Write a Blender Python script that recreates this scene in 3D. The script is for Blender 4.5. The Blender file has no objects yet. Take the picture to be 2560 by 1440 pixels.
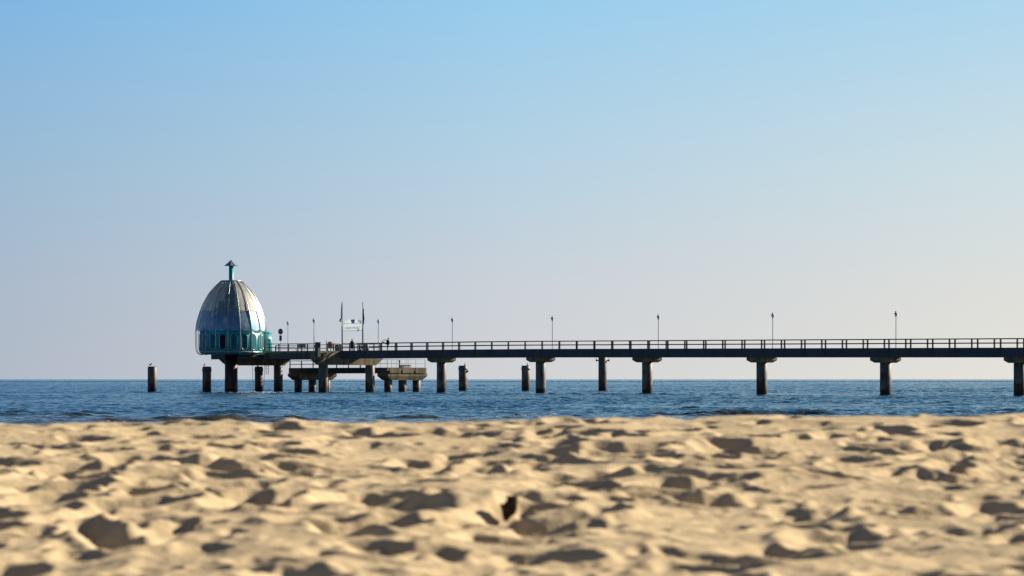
import bpy, bmesh, math, random
import numpy as np
from mathutils import Vector, Matrix

random.seed(7)
RNG = np.random.default_rng(11)
SC = bpy.context.scene
COL = SC.collection
PI = math.pi
R = math.radians

# ------------------------------------------------------------------ camera
F = 7500.0                    # focal length in pixels of a 2560 px wide frame
HC = 2.1                      # eye height above the water
HORIZON = 947.5
cam_d = bpy.data.cameras.new("camera")
cam = bpy.data.objects.new("camera", cam_d)
COL.objects.link(cam)
cam.location = (0, 0, HC)
cam.rotation_euler = (R(90), 0, 0)
cam_d.sensor_width = 36.0
cam_d.lens = F / 2560 * 36.0
cam_d.shift_y = (HORIZON - 720) / 2560
cam_d.clip_start = 0.1
cam_d.clip_end = 60000
cam_d.dof.use_dof = True
cam_d.dof.focus_distance = 455
cam_d.dof.aperture_fstop = 5.0
SC.camera = cam

# ------------------------------------------------------------------ light
SUN_EL, SUN_AZ = R(23.5), R(62)         # azimuth clockwise from +Y (the view direction)
SKY_STRENGTH = 0.05
EXPOSURE = 0.95
SC.view_settings.view_transform = 'Standard'
SC.view_settings.look = 'None'
SC.view_settings.gamma = 1.0
SC.view_settings.exposure = EXPOSURE
sun_dir = Vector((math.sin(SUN_AZ) * math.cos(SUN_EL), math.cos(SUN_AZ) * math.cos(SUN_EL), math.sin(SUN_EL)))
sd = bpy.data.lights.new("sun", 'SUN')
sd.energy = 5.0
sd.angle = R(0.5)
sd.color = (1.0, 0.87, 0.68)
so = bpy.data.objects.new("sun", sd)
COL.objects.link(so)
so.rotation_euler = sun_dir.to_track_quat('Z', 'Y').to_euler()

W = bpy.data.worlds.new("World")
SC.world = W
W.use_nodes = True


def srgb(r, g, b):
    f = lambda c: (c / 255 / 12.92) if c <= 10 else ((c / 255 + 0.055) / 1.055) ** 2.4
    return (f(r), f(g), f(b), 1.0)


def build_world():
    nt = W.node_tree
    N, L = nt.nodes, nt.links
    N.clear()
    out = N.new("ShaderNodeOutputWorld")
    bg = N.new("ShaderNodeBackground")
    sky = N.new("ShaderNodeTexSky")
    sky.sky_type = 'NISHITA'
    sky.sun_disc = False
    sky.sun_elevation = SUN_EL
    sky.sun_rotation = SUN_AZ
    sky.air_density = 0.36
    sky.dust_density = 0.15
    sky.ozone_density = 2.5
    bg.inputs[1].default_value = SKY_STRENGTH
    tc = N.new("ShaderNodeTexCoord")
    sx = N.new("ShaderNodeSeparateXYZ")
    L.new(tc.outputs['Generated'], sx.inputs[0])

    def ramp(stops):
        mr = N.new("ShaderNodeMapRange")
        mr.inputs[1].default_value = 0.0
        mr.inputs[2].default_value = 0.45
        L.new(sx.outputs['Z'], mr.inputs[0])
        cr = N.new("ShaderNodeValToRGB")
        cr.color_ramp.interpolation = 'EASE' if False else 'LINEAR'
        e = cr.color_ramp.elements
        while len(e) < len(stops):
            e.new(0.5)
        for el, (p, c) in zip(e, stops):
            el.position = p
            el.color = srgb(*c)
        L.new(mr.outputs[0], cr.inputs[0])
        return cr.outputs[0]
    # low, hazy band of sky: bluer away from the sun, creamy towards it (elevation 0 to 8 degrees)
    left = ramp([(0.000, (177, 186, 199)), (0.068, (172, 186, 203)), (0.156, (155, 187, 212)), (0.280, (128, 181, 226)), (0.500, (90, 156, 222)), (1.000, (44, 108, 192))])
    mid = ramp([(0.000, (209, 210, 212)), (0.068, (203, 209, 216)), (0.156, (182, 209, 226)), (0.280, (152, 204, 236)), (0.500, (100, 168, 228)), (1.000, (46, 112, 196))])
    right = ramp([(0.000, (229, 226, 217)), (0.068, (222, 223, 219)), (0.156, (205, 222, 228)), (0.280, (172, 213, 237)), (0.500, (112, 180, 232)), (1.000, (52, 120, 202))])

    def mrange(sock, a, b):
        m = N.new("ShaderNodeMapRange")
        m.interpolation_type = 'SMOOTHSTEP'
        m.inputs[1].default_value = a
        m.inputs[2].default_value = b
        L.new(sock, m.inputs[0])
        return m.outputs[0]

    def mix(f, a, b):
        m = N.new("ShaderNodeMix")
        m.data_type = 'RGBA'
        L.new(f, m.inputs[0])
        L.new(a, m.inputs[6])
        L.new(b, m.inputs[7])
        return m.outputs[2]
    lin = N.new("ShaderNodeMapRange")
    lin.inputs[1].default_value = -0.17
    lin.inputs[2].default_value = 0.0
    L.new(sx.outputs['X'], lin.inputs[0])
    lin2 = N.new("ShaderNodeMapRange")
    lin2.inputs[1].default_value = 0.0
    lin2.inputs[2].default_value = 0.17
    L.new(sx.outputs['X'], lin2.inputs[0])
    low = mix(lin2.outputs[0], mix(lin.outputs[0], left, mid), right)
    k = N.new("ShaderNodeVectorMath")
    k.operation = 'SCALE'
    L.new(low, k.inputs[0])
    k.inputs['Scale'].default_value = 2 ** -EXPOSURE / SKY_STRENGTH
    mz = mrange(sx.outputs['Z'], 0.50, 0.28)
    my = mrange(sx.outputs['Y'], 0.35, 0.9)
    mm = N.new("ShaderNodeMath")
    mm.operation = 'MULTIPLY'
    L.new(mz, mm.inputs[0])
    L.new(my, mm.inputs[1])
    L.new(mix(mm.outputs[0], sky.outputs[0], k.outputs[0]), bg.inputs[0])
    L.new(bg.outputs[0], out.inputs[0])


build_world()

# ------------------------------------------------------------------ materials
MATS = {}


def mat(name, base, rough=0.6, metal=0.0, var=0.25, scale=3.0, base2=None, spec=0.5, bump=0.0, bscale=20.0, streak=False):
    """Principled paint / concrete / metal with a noise variation between base and base2."""
    if name in MATS:
        return MATS[name]
    m = bpy.data.materials.new(name)
    m.use_nodes = True
    nt = m.node_tree
    N, L = nt.nodes, nt.links
    p = N['Principled BSDF']
    p.inputs['Roughness'].default_value = rough
    p.inputs['Metallic'].default_value = metal
    p.inputs['Specular IOR Level'].default_value = spec
    tc = N.new("ShaderNodeTexCoord")
    mp = N.new("ShaderNodeMapping")
    if streak:
        mp.inputs['Scale'].default_value = (1, 1, 0.12)
    L.new(tc.outputs['Object'], mp.inputs[0])
    nz = N.new("ShaderNodeTexNoise")
    nz.inputs['Scale'].default_value = scale
    nz.inputs['Detail'].default_value = 6
    nz.inputs['Roughness'].default_value = 0.65
    L.new(mp.outputs[0], nz.inputs['Vector'])
    cr = N.new("ShaderNodeValToRGB")
    b2 = base2 or tuple(c * (1 - var) for c in base)
    cr.color_ramp.elements[0].position = 0.36
    cr.color_ramp.elements[1].position = 0.64
    cr.color_ramp.elements[0].color = (*b2, 1)
    cr.color_ramp.elements[1].color = (*base, 1)
    L.new(nz.outputs[0], cr.inputs[0])
    L.new(cr.outputs[0], p.inputs['Base Color'])
    if bump:
        nb = N.new("ShaderNodeTexNoise")
        nb.inputs['Scale'].default_value = bscale
        nb.inputs['Detail'].default_value = 5
        L.new(tc.outputs['Object'], nb.inputs['Vector'])
        bp = N.new("ShaderNodeBump")
        bp.inputs['Strength'].default_value = bump
        bp.inputs['Distance'].default_value = 0.05
        L.new(nb.outputs[0], bp.inputs['Height'])
        L.new(bp.outputs[0], p.inputs['Normal'])
    MATS[name] = m
    return m


def pile_material(name, upper, upper2, rust, wet, wet_z=0.75):
    """Concrete-filled steel pile: pale above, rust blotches lower down, wet weed band at the waterline."""
    m = bpy.data.materials.new(name)
    m.use_nodes = True
    nt = m.node_tree
    N, L = nt.nodes, nt.links
    p = N['Principled BSDF']
    p.inputs['Roughness'].default_value = 0.5
    p.inputs['Specular IOR Level'].default_value = 0.3
    g = N.new("ShaderNodeNewGeometry")
    sx = N.new("ShaderNodeSeparateXYZ")
    L.new(g.outputs['Position'], sx.inputs[0])

    def noise(scale, sz=1.0, detail=5):
        mp = N.new("ShaderNodeMapping")
        mp.inputs['Scale'].default_value = (1, 1, sz)
        L.new(g.outputs['Position'], mp.inputs[0])
        n = N.new("ShaderNodeTexNoise")
        n.inputs['Scale'].default_value = scale
        n.inputs['Detail'].default_value = detail
        L.new(mp.outputs[0], n.inputs['Vector'])
        return n.outputs[0]

    def ramp(s, a, ca, b, cb):
        r = N.new("ShaderNodeValToRGB")
        r.color_ramp.elements[0].position = a
        r.color_ramp.elements[1].position = b
        r.color_ramp.elements[0].color = ca
        r.color_ramp.elements[1].color = cb
        L.new(s, r.inputs[0])
        return r.outputs[0]

    def mixc(f, a, b):
        x = N.new("ShaderNodeMix")
        x.data_type = 'RGBA'
        L.new(f, x.inputs[0])
        L.new(a, x.inputs[6])
        if isinstance(b, tuple):
            x.inputs[7].default_value = b
        else:
            L.new(b, x.inputs[7])
        return x.outputs[2]

    def math_(op, a, b):
        x = N.new("ShaderNodeMath")
        x.operation = op
        for i, s in enumerate((a, b)):
            if isinstance(s, (int, float)):
                x.inputs[i].default_value = s
            else:
                L.new(s, x.inputs[i])
        return x.outputs[0]
    c0 = ramp(noise(1.6, 0.25), 0.35, (*upper2, 1), 0.65, (*upper, 1))
    # rust: more of it low on the pile, irregular edge
    nr = noise(1.1, 0.5)
    zr = N.new("ShaderNodeMapRange")
    zr.inputs[1].default_value = 0.5
    zr.inputs[2].default_value = 3.6
    zr.inputs[3].default_value = 0.16
    zr.inputs[4].default_value = -0.12
    L.new(sx.outputs['Z'], zr.inputs[0])
    rf = ramp(math_('ADD', nr, zr.outputs[0]), 0.50, (0, 0, 0, 1), 0.60, (1, 1, 1, 1))
    c1 = mixc(rf, c0, (*rust, 1))
    zw = math_('ADD', sx.outputs['Z'], math_('MULTIPLY', noise(0.9, 1.0, 3), -0.7))
    wf = ramp(math_('MULTIPLY', zw, 1.0 / 2.0), (wet_z - 0.45) / 2.0, (1, 1, 1, 1), (wet_z - 0.33) / 2.0, (0, 0, 0, 1))
    c2 = mixc(wf, c1, (*wet, 1))
    L.new(c2, p.inputs['Base Color'])
    nb = N.new("ShaderNodeBump")
    nb.inputs['Strength'].default_value = 0.5
    nb.inputs['Distance'].default_value = 0.04
    L.new(noise(9.0), nb.inputs['Height'])
    L.new(nb.outputs[0], p.inputs['Normal'])
    MATS[name] = m
    return m


M_girder = mat("girder", (0.090, 0.095, 0.100), 0.7, base2=(0.062, 0.068, 0.074), scale=0.9, spec=0.25, bump=0.3, bscale=3, streak=True)
M_beam = mat("concrete_beam", (0.25, 0.21, 0.135), 0.85, base2=(0.10, 0.088, 0.06), scale=1.3, spec=0.15, bump=0.5, bscale=5, streak=True)
M_deck = mat("deck_planks", (0.14, 0.12, 0.10), 0.8, scale=2)
M_rail = mat("railing_paint", (0.018, 0.026, 0.038), 0.6, var=0.3, spec=0.3)
M_thinrail = mat("galvanised_rail", (0.42, 0.44, 0.46), 0.45, metal=0.3)
M_pile = pile_material("pier_pile", (0.21, 0.19, 0.145), (0.085, 0.092, 0.092), (0.085, 0.033, 0.018), (0.028, 0.026, 0.024))
M_oldpile = pile_material("old_pile", (0.22, 0.19, 0.135), (0.085, 0.085, 0.078), (0.095, 0.042, 0.022), (0.03, 0.027, 0.025), 0.85)
M_rustcol = pile_material("rust_column", (0.055, 0.020, 0.018), (0.032, 0.016, 0.018), (0.16, 0.05, 0.028), (0.030, 0.020, 0.020), 0.7)
M_teal = mat("teal_paint", (0.002, 0.34, 0.39), 0.42, base2=(0.002, 0.26, 0.32), scale=1.2, spec=0.35)
M_tealdark = mat("teal_pane", (0.003, 0.16, 0.19), 0.5, base2=(0.002, 0.12, 0.15), scale=1.0, spec=0.15)
M_darkpane = mat("dark_pane", (0.018, 0.012, 0.018), 0.5, scale=1.0, spec=0.15)
M_chrome = mat("pale_metal_trim", (0.50, 0.48, 0.43), 0.35, metal=0.6, scale=2)
M_hat = mat("zinc_hat", (0.42, 0.50, 0.56), 0.35, metal=0.55, scale=2)
M_lamp = mat("lamp_post_paint", (0.42, 0.50, 0.56), 0.4, var=0.1, scale=4)
M_lampdark = mat("lamp_hood", (0.40, 0.52, 0.62), 0.4, var=0.1, scale=4)
M_globe = mat("lamp_globe_glass", (0.75, 0.78, 0.78), 0.15, var=0.05, scale=4)
M_pole = mat("flagpole_paint", (0.16, 0.17, 0.19), 0.4, scale=3)
M_flag = mat("navy_flag_cloth", (0.025, 0.035, 0.14), 0.85, scale=6, spec=0.1)
M_flag2 = mat("blue_white_flag_cloth", (0.20, 0.24, 0.40), 0.85, base2=(0.05, 0.07, 0.20), scale=2, spec=0.1)
M_board = mat("white_board", (0.80, 0.80, 0.76), 0.5, var=0.06, scale=2)
def make_translucent(m, f, col):
    nt = m.node_tree
    N, L = nt.nodes, nt.links
    t = N.new("ShaderNodeBsdfTranslucent")
    t.inputs[0].default_value = (*col, 1)
    x = N.new("ShaderNodeMixShader")
    x.inputs[0].default_value = f
    L.new(N['Principled BSDF'].outputs[0], x.inputs[1])
    L.new(t.outputs[0], x.inputs[2])
    L.new(x.outputs[0], N['Material Output'].inputs[0])


make_translucent(M_board, 0.62, (0.74, 0.80, 0.86))
M_text = mat("grey_lettering", (0.22, 0.23, 0.24), 0.6, var=0.05)
M_bluepic = mat("blue_painted_panel", (0.20, 0.40, 0.50), 0.5, base2=(0.30, 0.48, 0.55), scale=2)
M_signback = mat("sign_back_grey", (0.11, 0.13, 0.13), 0.5, base2=(0.07, 0.09, 0.09), scale=5)
M_signblue = mat("blue_plate", (0.035, 0.105, 0.14), 0.5, scale=3)
M_navy = mat("navy_box", (0.018, 0.032, 0.055), 0.5, scale=3)
M_red = mat("red_box", (0.20, 0.020, 0.030), 0.5, scale=3)
M_pink = mat("faded_red_lid", (0.42, 0.20, 0.17), 0.6, scale=3)
M_blue = mat("blue_grey_box", (0.09, 0.15, 0.20), 0.55, scale=3)
M_wood = mat("dark_wood", (0.030, 0.024, 0.022), 0.75, scale=4)
M_steel = mat("dark_steel", (0.05, 0.055, 0.06), 0.5, metal=0.4, scale=4)
M_lattice = mat("olive_lattice", (0.15, 0.13, 0.085), 0.8, scale=4)
M_jacket = mat("dark_jacket", (0.020, 0.020, 0.034), 0.85, spec=0.1, scale=8)
M_jacket2 = mat("dark_green_jacket", (0.016, 0.032, 0.036), 0.85, spec=0.1, scale=8)
M_skin = mat("skin", (0.48, 0.30, 0.22), 0.55, var=0.1, scale=10)
M_hair = mat("dark_hair", (0.022, 0.016, 0.012), 0.6, scale=20)
M_gull = mat("grey_feathers", (0.045, 0.05, 0.055), 0.9, base2=(0.025, 0.028, 0.03), scale=12)
M_gullw = mat("white_feathers", (0.50, 0.50, 0.48), 0.8, var=0.1, scale=12)
M_beak = mat("yellow_beak", (0.45, 0.28, 0.05), 0.5)
M_bark = mat("dark_bark", (0.085, 0.055, 0.034), 0.9, base2=(0.030, 0.020, 0.015), scale=60, bump=0.6, bscale=120, spec=0.1)
M_shell = mat("white_shell", (0.75, 0.74, 0.72), 0.5, var=0.1, scale=100)


def glass_material(name, tint, dirt_glare, transp):
    """Weathered acrylic glazing: glossy reflection, some see-through, pale streaks painted in for grime and mottled reflections."""
    m = bpy.data.materials.new(name)
    m.use_nodes = True
    nt = m.node_tree
    N, L = nt.nodes, nt.links
    p = N['Principled BSDF']
    p.inputs['Metallic'].default_value = 0.75
    p.inputs['Roughness'].default_value = 0.16
    g = N.new("ShaderNodeTexCoord")
    mp = N.new("ShaderNodeMapping")
    mp.inputs['Scale'].default_value = (1, 1, 0.35)
    L.new(g.outputs['Object'], mp.inputs[0])
    n = N.new("ShaderNodeTexNoise")
    n.inputs['Scale'].default_value = 1.5
    n.inputs['Detail'].default_value = 7
    n.inputs['Roughness'].default_value = 0.7
    L.new(mp.outputs[0], n.inputs['Vector'])
    cr = N.new("ShaderNodeValToRGB")
    cr.color_ramp.elements[0].position = 0.50
    cr.color_ramp.elements[1].position = 0.68
    L.new(n.outputs[0], cr.inputs[0])
    mx = N.new("ShaderNodeMix")
    mx.data_type = 'RGBA'
    L.new(cr.outputs[0], mx.inputs[0])
    mx.inputs[6].default_value = (*tint, 1)
    mx.inputs[7].default_value = (*dirt_glare, 1)  # pale noise colour: grime plus mottled reflections put into the base colour
    L.new(mx.outputs[2], p.inputs['Base Color'])
    rr = N.new("ShaderNodeMapRange")
    rr.inputs[3].default_value = 0.60
    rr.inputs[4].default_value = 0.60
    L.new(cr.outputs[0], rr.inputs[0])
    L.new(rr.outputs[0], p.inputs['Roughness'])
    met = N.new("ShaderNodeMapRange")
    met.inputs[3].default_value = 0.85
    met.inputs[4].default_value = 0.5
    L.new(cr.outputs[0], met.inputs[0])
    L.new(met.outputs[0], p.inputs['Metallic'])
    t = N.new("ShaderNodeBsdfTransparent")
    t.inputs[0].default_value = (0.62, 0.72, 0.78, 1)
    p2 = N.new("ShaderNodeBsdfPrincipled")      # the clean, sharp part of the reflection
    p2.inputs['Metallic'].default_value = 0.9
    p2.inputs['Roughness'].default_value = 0.07
    L.new(mx.outputs[2], p2.inputs['Base Color'])
    mg = N.new("ShaderNodeMixShader")
    mg.inputs[0].default_value = 0.30
    L.new(p.outputs[0], mg.inputs[1])
    L.new(p2.outputs[0], mg.inputs[2])
    ms = N.new("ShaderNodeMixShader")
    ft = N.new("ShaderNodeMapRange")
    ft.inputs[3].default_value = transp
    ft.inputs[4].default_value = transp * 0.35
    L.new(cr.outputs[0], ft.inputs[0])
    L.new(ft.outputs[0], ms.inputs[0])
    L.new(mg.outputs[0], ms.inputs[1])
    L.new(t.outputs[0], ms.inputs[2])
    L.new(ms.outputs[0], N['Material Output'].inputs[0])
    MATS[name] = m
    return m


M_glassup = glass_material("upper_glazing", (0.46, 0.46, 0.46), (0.70, 0.64, 0.52), 0.40)
M_glasslow = glass_material("lower_glazing", (0.24, 0.37, 0.50), (0.62, 0.66, 0.68), 0.22)

# ------------------------------------------------------------------ mesh helpers
ORG = {}


class MB:
    """Collects world-space geometry for ONE mesh object."""

    def __init__(self):
        self.v = []
        self.f = []
        self.m = []
        self.smooth = []

    def add(self, vs, fs, smooth=False, mi=0):
        o = len(self.v)
        self.v += [tuple(p) for p in vs]
        self.f += [tuple(i + o for i in f) for f in fs]
        self.m += [mi] * len(fs)
        self.smooth += [smooth] * len(fs)
        return self

    def hexa(self, p, mi=0):
        """8 corners: bottom 4 (ccw) then top 4."""
        return self.add(p, [(3, 2, 1, 0), (4, 5, 6, 7), (0, 1, 5, 4), (1, 2, 6, 5), (2, 3, 7, 6), (3, 0, 4, 7)], False, mi)

    def box(self, c, h, ax=None, mi=0):
        ax = ax or (Vector((1, 0, 0)), Vector((0, 1, 0)), Vector((0, 0, 1)))
        c = Vector(c)
        P = []
        for sz in (-1, 1):
            for sx, sy in ((-1, -1), (1, -1), (1, 1), (-1, 1)):
                P.append(c + ax[0] * (sx * h[0]) + ax[1] * (sy * h[1]) + ax[2] * (sz * h[2]))
        return self.hexa(P, mi)

    def tube(self, pts, rad, n=8, mi=0, closed=False, caps=True):
        pts = [Vector(p) for p in pts]
        rads = rad if isinstance(rad, (list, tuple)) else [rad] * len(pts)
        vs, fs = [], []
        k = len(pts)
        prev = None
        for i, p in enumerate(pts):
            if closed:
                d = pts[(i + 1) % k] - pts[i - 1]
            else:
                d = pts[min(i + 1, k - 1)] - pts[max(i - 1, 0)]
            d.normalize()
            if prev is None:
                a = d.orthogonal().normalized()
            else:
                a = prev - d * prev.dot(d)
                a = a.normalized() if a.length > 1e-6 else d.orthogonal().normalized()
            prev = a
            b = d.cross(a)
            for j in range(n):
                t = 2 * PI * j / n
                vs.append(p + (a * math.cos(t) + b * math.sin(t)) * rads[i])
        for i in range(k if closed else k - 1):
            i2 = (i + 1) % k
            for j in range(n):
                j2 = (j + 1) % n
                fs.append((i * n + j, i * n + j2, i2 * n + j2, i2 * n + j))
        if caps and not closed:
            fs.append(tuple(range(n - 1, -1, -1)))
            fs.append(tuple((k - 1) * n + j for j in range(n)))
        return self.add(vs, fs, True, mi)

    def lathe(self, c, prof, n=24, mi=0, smooth=True):
        """prof = [(r, z)...] about the vertical axis through c."""
        c = Vector(c)
        vs, fs = [], []
        for r, z in prof:
            r = max(r, 1e-4)
            for j in range(n):
                t = 2 * PI * j / n
                vs.append(c + Vector((r * math.cos(t), r * math.sin(t), z)))
        for i in range(len(prof) - 1):
            for j in range(n):
                j2 = (j + 1) % n
                fs.append((i * n + j, i * n + j2, (i + 1) * n + j2, (i + 1) * n + j))
        fs.append(tuple(range(n - 1, -1, -1)))
        fs.append(tuple((len(prof) - 1) * n + j for j in range(n)))
        return self.add(vs, fs, smooth, mi)

    def ball(self, c, r, n=10, mi=0):
        r = (r, r, r) if isinstance(r, (int, float)) else r
        c = Vector(c)
        vs, fs = [], []
        k = n // 2 + 1
        for i in range(k + 1):
            ph = -PI / 2 + PI * i / k
            for j in range(n):
                t = 2 * PI * j / n
                q = max(math.cos(ph), 1e-3)
                vs.append(c + Vector((r[0] * q * math.cos(t), r[1] * q * math.sin(t), r[2] * math.sin(ph))))
        for i in range(k):
            for j in range(n):
                j2 = (j + 1) % n
                fs.append((i * n + j, i * n + j2, (i + 1) * n + j2, (i + 1) * n + j))
        return self.add(vs, fs, True, mi)

    def build(self, name, mats, parent=None, org=None):
        if org is None:
            org = ORG[parent] if parent is not None else Vector((0, 0, 0))
        org = Vector(org)
        me = bpy.data.meshes.new(name)
        me.from_pydata([tuple(Vector(p) - org) for p in self.v], [], self.f)
        for x in (mats if isinstance(mats, (list, tuple)) else [mats]):
            me.materials.append(x)
        me.polygons.foreach_set("material_index", self.m)
        me.polygons.foreach_set("use_smooth", self.smooth)
        me.update()
        o = bpy.data.objects.new(name, me)
        COL.objects.link(o)
        ORG[o] = org
        if parent is not None:
            o.parent = parent
            o.location = org - ORG[parent]
        else:
            o.location = org
        return o


def tag(o, label=None, cat=None, group=None, kind=None):
    if label:
        o['label'] = label
    if cat:
        o['category'] = cat
    if group:
        o['group'] = group
    if kind:
        o['kind'] = kind
    return o


def thing(name, loc, label, cat, group=None):
    o = bpy.data.objects.new(name, None)
    o.empty_display_size = 0.3
    COL.objects.link(o)
    o.location = loc
    ORG[o] = Vector(loc)
    return tag(o, label, cat, group)


def copy_tree(o, parent=None):
    c = o.copy()
    COL.objects.link(c)
    ORG[c] = ORG[o].copy()
    if parent is not None:
        c.parent = parent
    for ch in list(o.children):
        copy_tree(ch, c)
    return c


# ------------------------------------------------------------------ pier frame of reference
TH = R(46.4)
O0 = Vector((-10.44, 450.0, 0))
U = Vector((math.cos(TH), -math.sin(TH), 0))      # along the pier, towards the shore
V = Vector((math.sin(TH), math.cos(TH), 0))       # across the pier, away from the beach
Z = Vector((0, 0, 1))
AX = (U, V, Z)
WID = 3.55                                         # railing to railing
PITCH = 21.444 / 6


def P(t, s, z):
    return O0 + U * t + V * s + Z * z


def t_at(x, s):
    xp = x - 1280
    b = O0 + V * s
    return (xp * b.y - F * b.x) / (F * U.x - xp * U.y)


def scale_at(t, s):
    return F / P(t, s, 0).y


def z_at(y, t, s):
    return HC + (HORIZON - y) / scale_at(t, s)


def ztop(t):
    q = max(t - 12.0, 0.0)
    return 6.50 - 0.0052 * q + (-0.0002 * 0)


GD = 1.22          # girder depth
RAIL_H = 1.13
CS = WID / 2       # pier axis


# ------------------------------------------------------------------ noise
def vnoise(x, y, seed, cell):
    """smooth lattice noise, roughly -1..1"""
    r = np.random.default_rng(seed)
    n = 256
    tab = r.uniform(-1, 1, (n, n))
    X, Y = x / cell + 1000.37, y / cell + 1000.73
    xi, yi = np.floor(X).astype(int), np.floor(Y).astype(int)
    fx, fy = X - xi, Y - yi
    fx = fx * fx * fx * (fx * (fx * 6 - 15) + 10)
    fy = fy * fy * fy * (fy * (fy * 6 - 15) + 10)
    a = tab[xi % n, yi % n]
    b = tab[(xi + 1) % n, yi % n]
    c = tab[xi % n, (yi + 1) % n]
    d = tab[(xi + 1) % n, (yi + 1) % n]
    return (a * (1 - fx) + b * fx) * (1 - fy) + (c * (1 - fx) + d * fx) * fy


def grid_mesh(name, X, Y, Zv, m, smooth=True):
    r, c = X.shape
    co = np.stack([X, Y, Zv], -1).reshape(-1, 3).astype(np.float32)
    idx = np.arange(r * c).reshape(r, c)
    q = np.stack([idx[:-1, :-1], idx[:-1, 1:], idx[1:, 1:], idx[1:, :-1]], -1).reshape(-1, 4).astype(np.int32)
    me = bpy.data.meshes.new(name)
    me.vertices.add(len(co))
    me.vertices.foreach_set("co", co.ravel())
    me.loops.add(q.size)
    me.loops.foreach_set("vertex_index", q.ravel())
    me.polygons.add(len(q))
    me.polygons.foreach_set("loop_start", np.arange(0, q.size, 4, dtype=np.int32))
    me.polygons.foreach_set("loop_total", np.full(len(q), 4, dtype=np.int32))
    me.polygons.foreach_set("use_smooth", np.full(len(q), smooth, dtype=bool))
    me.materials.append(m)
    me.update(calc_edges=True)
    o = bpy.data.objects.new(name, me)
    COL.objects.link(o)
    ORG[o] = Vector((0, 0, 0))
    return o


# ------------------------------------------------------------------ sand
def sand_material():
    m = bpy.data.materials.new("dry_sand")
    m.use_nodes = True
    nt = m.node_tree
    N, L = nt.nodes, nt.links
    p = N['Principled BSDF']
    p.inputs['Roughness'].default_value = 0.95
    p.inputs['Specular IOR Level'].default_value = 0.1
    tc = N.new("ShaderNodeTexCoord")
    n1 = N.new("ShaderNodeTexNoise")
    n1.inputs['Scale'].default_value = 1.7
    n1.inputs['Detail'].default_value = 8
    n1.inputs['Roughness'].default_value = 0.7
    L.new(tc.outputs['Object'], n1.inputs['Vector'])
    cr = N.new("ShaderNodeValToRGB")
    cr.color_ramp.elements[0].position = 0.3
    cr.color_ramp.elements[1].position = 0.7
    cr.color_ramp.elements[0].color = (0.510, 0.402, 0.248, 1)
    cr.color_ramp.elements[1].color = (0.600, 0.480, 0.302, 1)
    L.new(n1.outputs[0], cr.inputs[0])
    n2 = N.new("ShaderNodeTexNoise")
    n2.inputs['Scale'].default_value = 350
    n2.inputs['Detail'].default_value = 3
    L.new(tc.outputs['Object'], n2.inputs['Vector'])
    mx = N.new("ShaderNodeMix")
    mx.data_type = 'RGBA'
    mx.blend_type = 'MULTIPLY'
    mx.inputs[0].default_value = 0.5
    L.new(cr.outputs[0], mx.inputs[6])
    r2 = N.new("ShaderNodeMapRange")
    r2.inputs[3].default_value = 0.75
    r2.inputs[4].default_value = 1.25
    L.new(n2.outputs[0], r2.inputs[0])
    L.new(r2.outputs[0], mx.inputs[7])
    L.new(mx.outputs[2], p.inputs['Base Color'])
    b = N.new("ShaderNodeBump")
    b.inputs['Strength'].default_value = 0.35
    b.inputs['Distance'].default_value = 0.01
    n3 = N.new("ShaderNodeTexNoise")
    n3.inputs['Scale'].default_value = 45
    n3.inputs['Detail'].default_value = 6
    L.new(tc.outputs['Object'], n3.inputs['Vector'])
    L.new(n3.outputs[0], b.inputs['Height'])
    L.new(b.outputs[0], p.inputs['Normal'])
    return m


CREST = 19.8
EYE = 1.135                      # lens height above the sand at the camera's foot
RISE = 0.045                    # the beach climbs gently to a low berm, then drops to the water


def sand_base(x, y):
    xc = np.clip(x, -14, 14)
    z = HC - EYE + RISE * np.clip(y, 0, CREST) + 0.0105 * xc * np.clip(y / CREST, 0.2, 1.1)
    over = np.clip(y - CREST + 0.6, 0, None)
    z = z - 0.045 * np.clip(over, 0, 1.2) - 0.085 * over
    return np.maximum(z, -6.0)


SAND = {}
BARK_Y = 12.75


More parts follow.
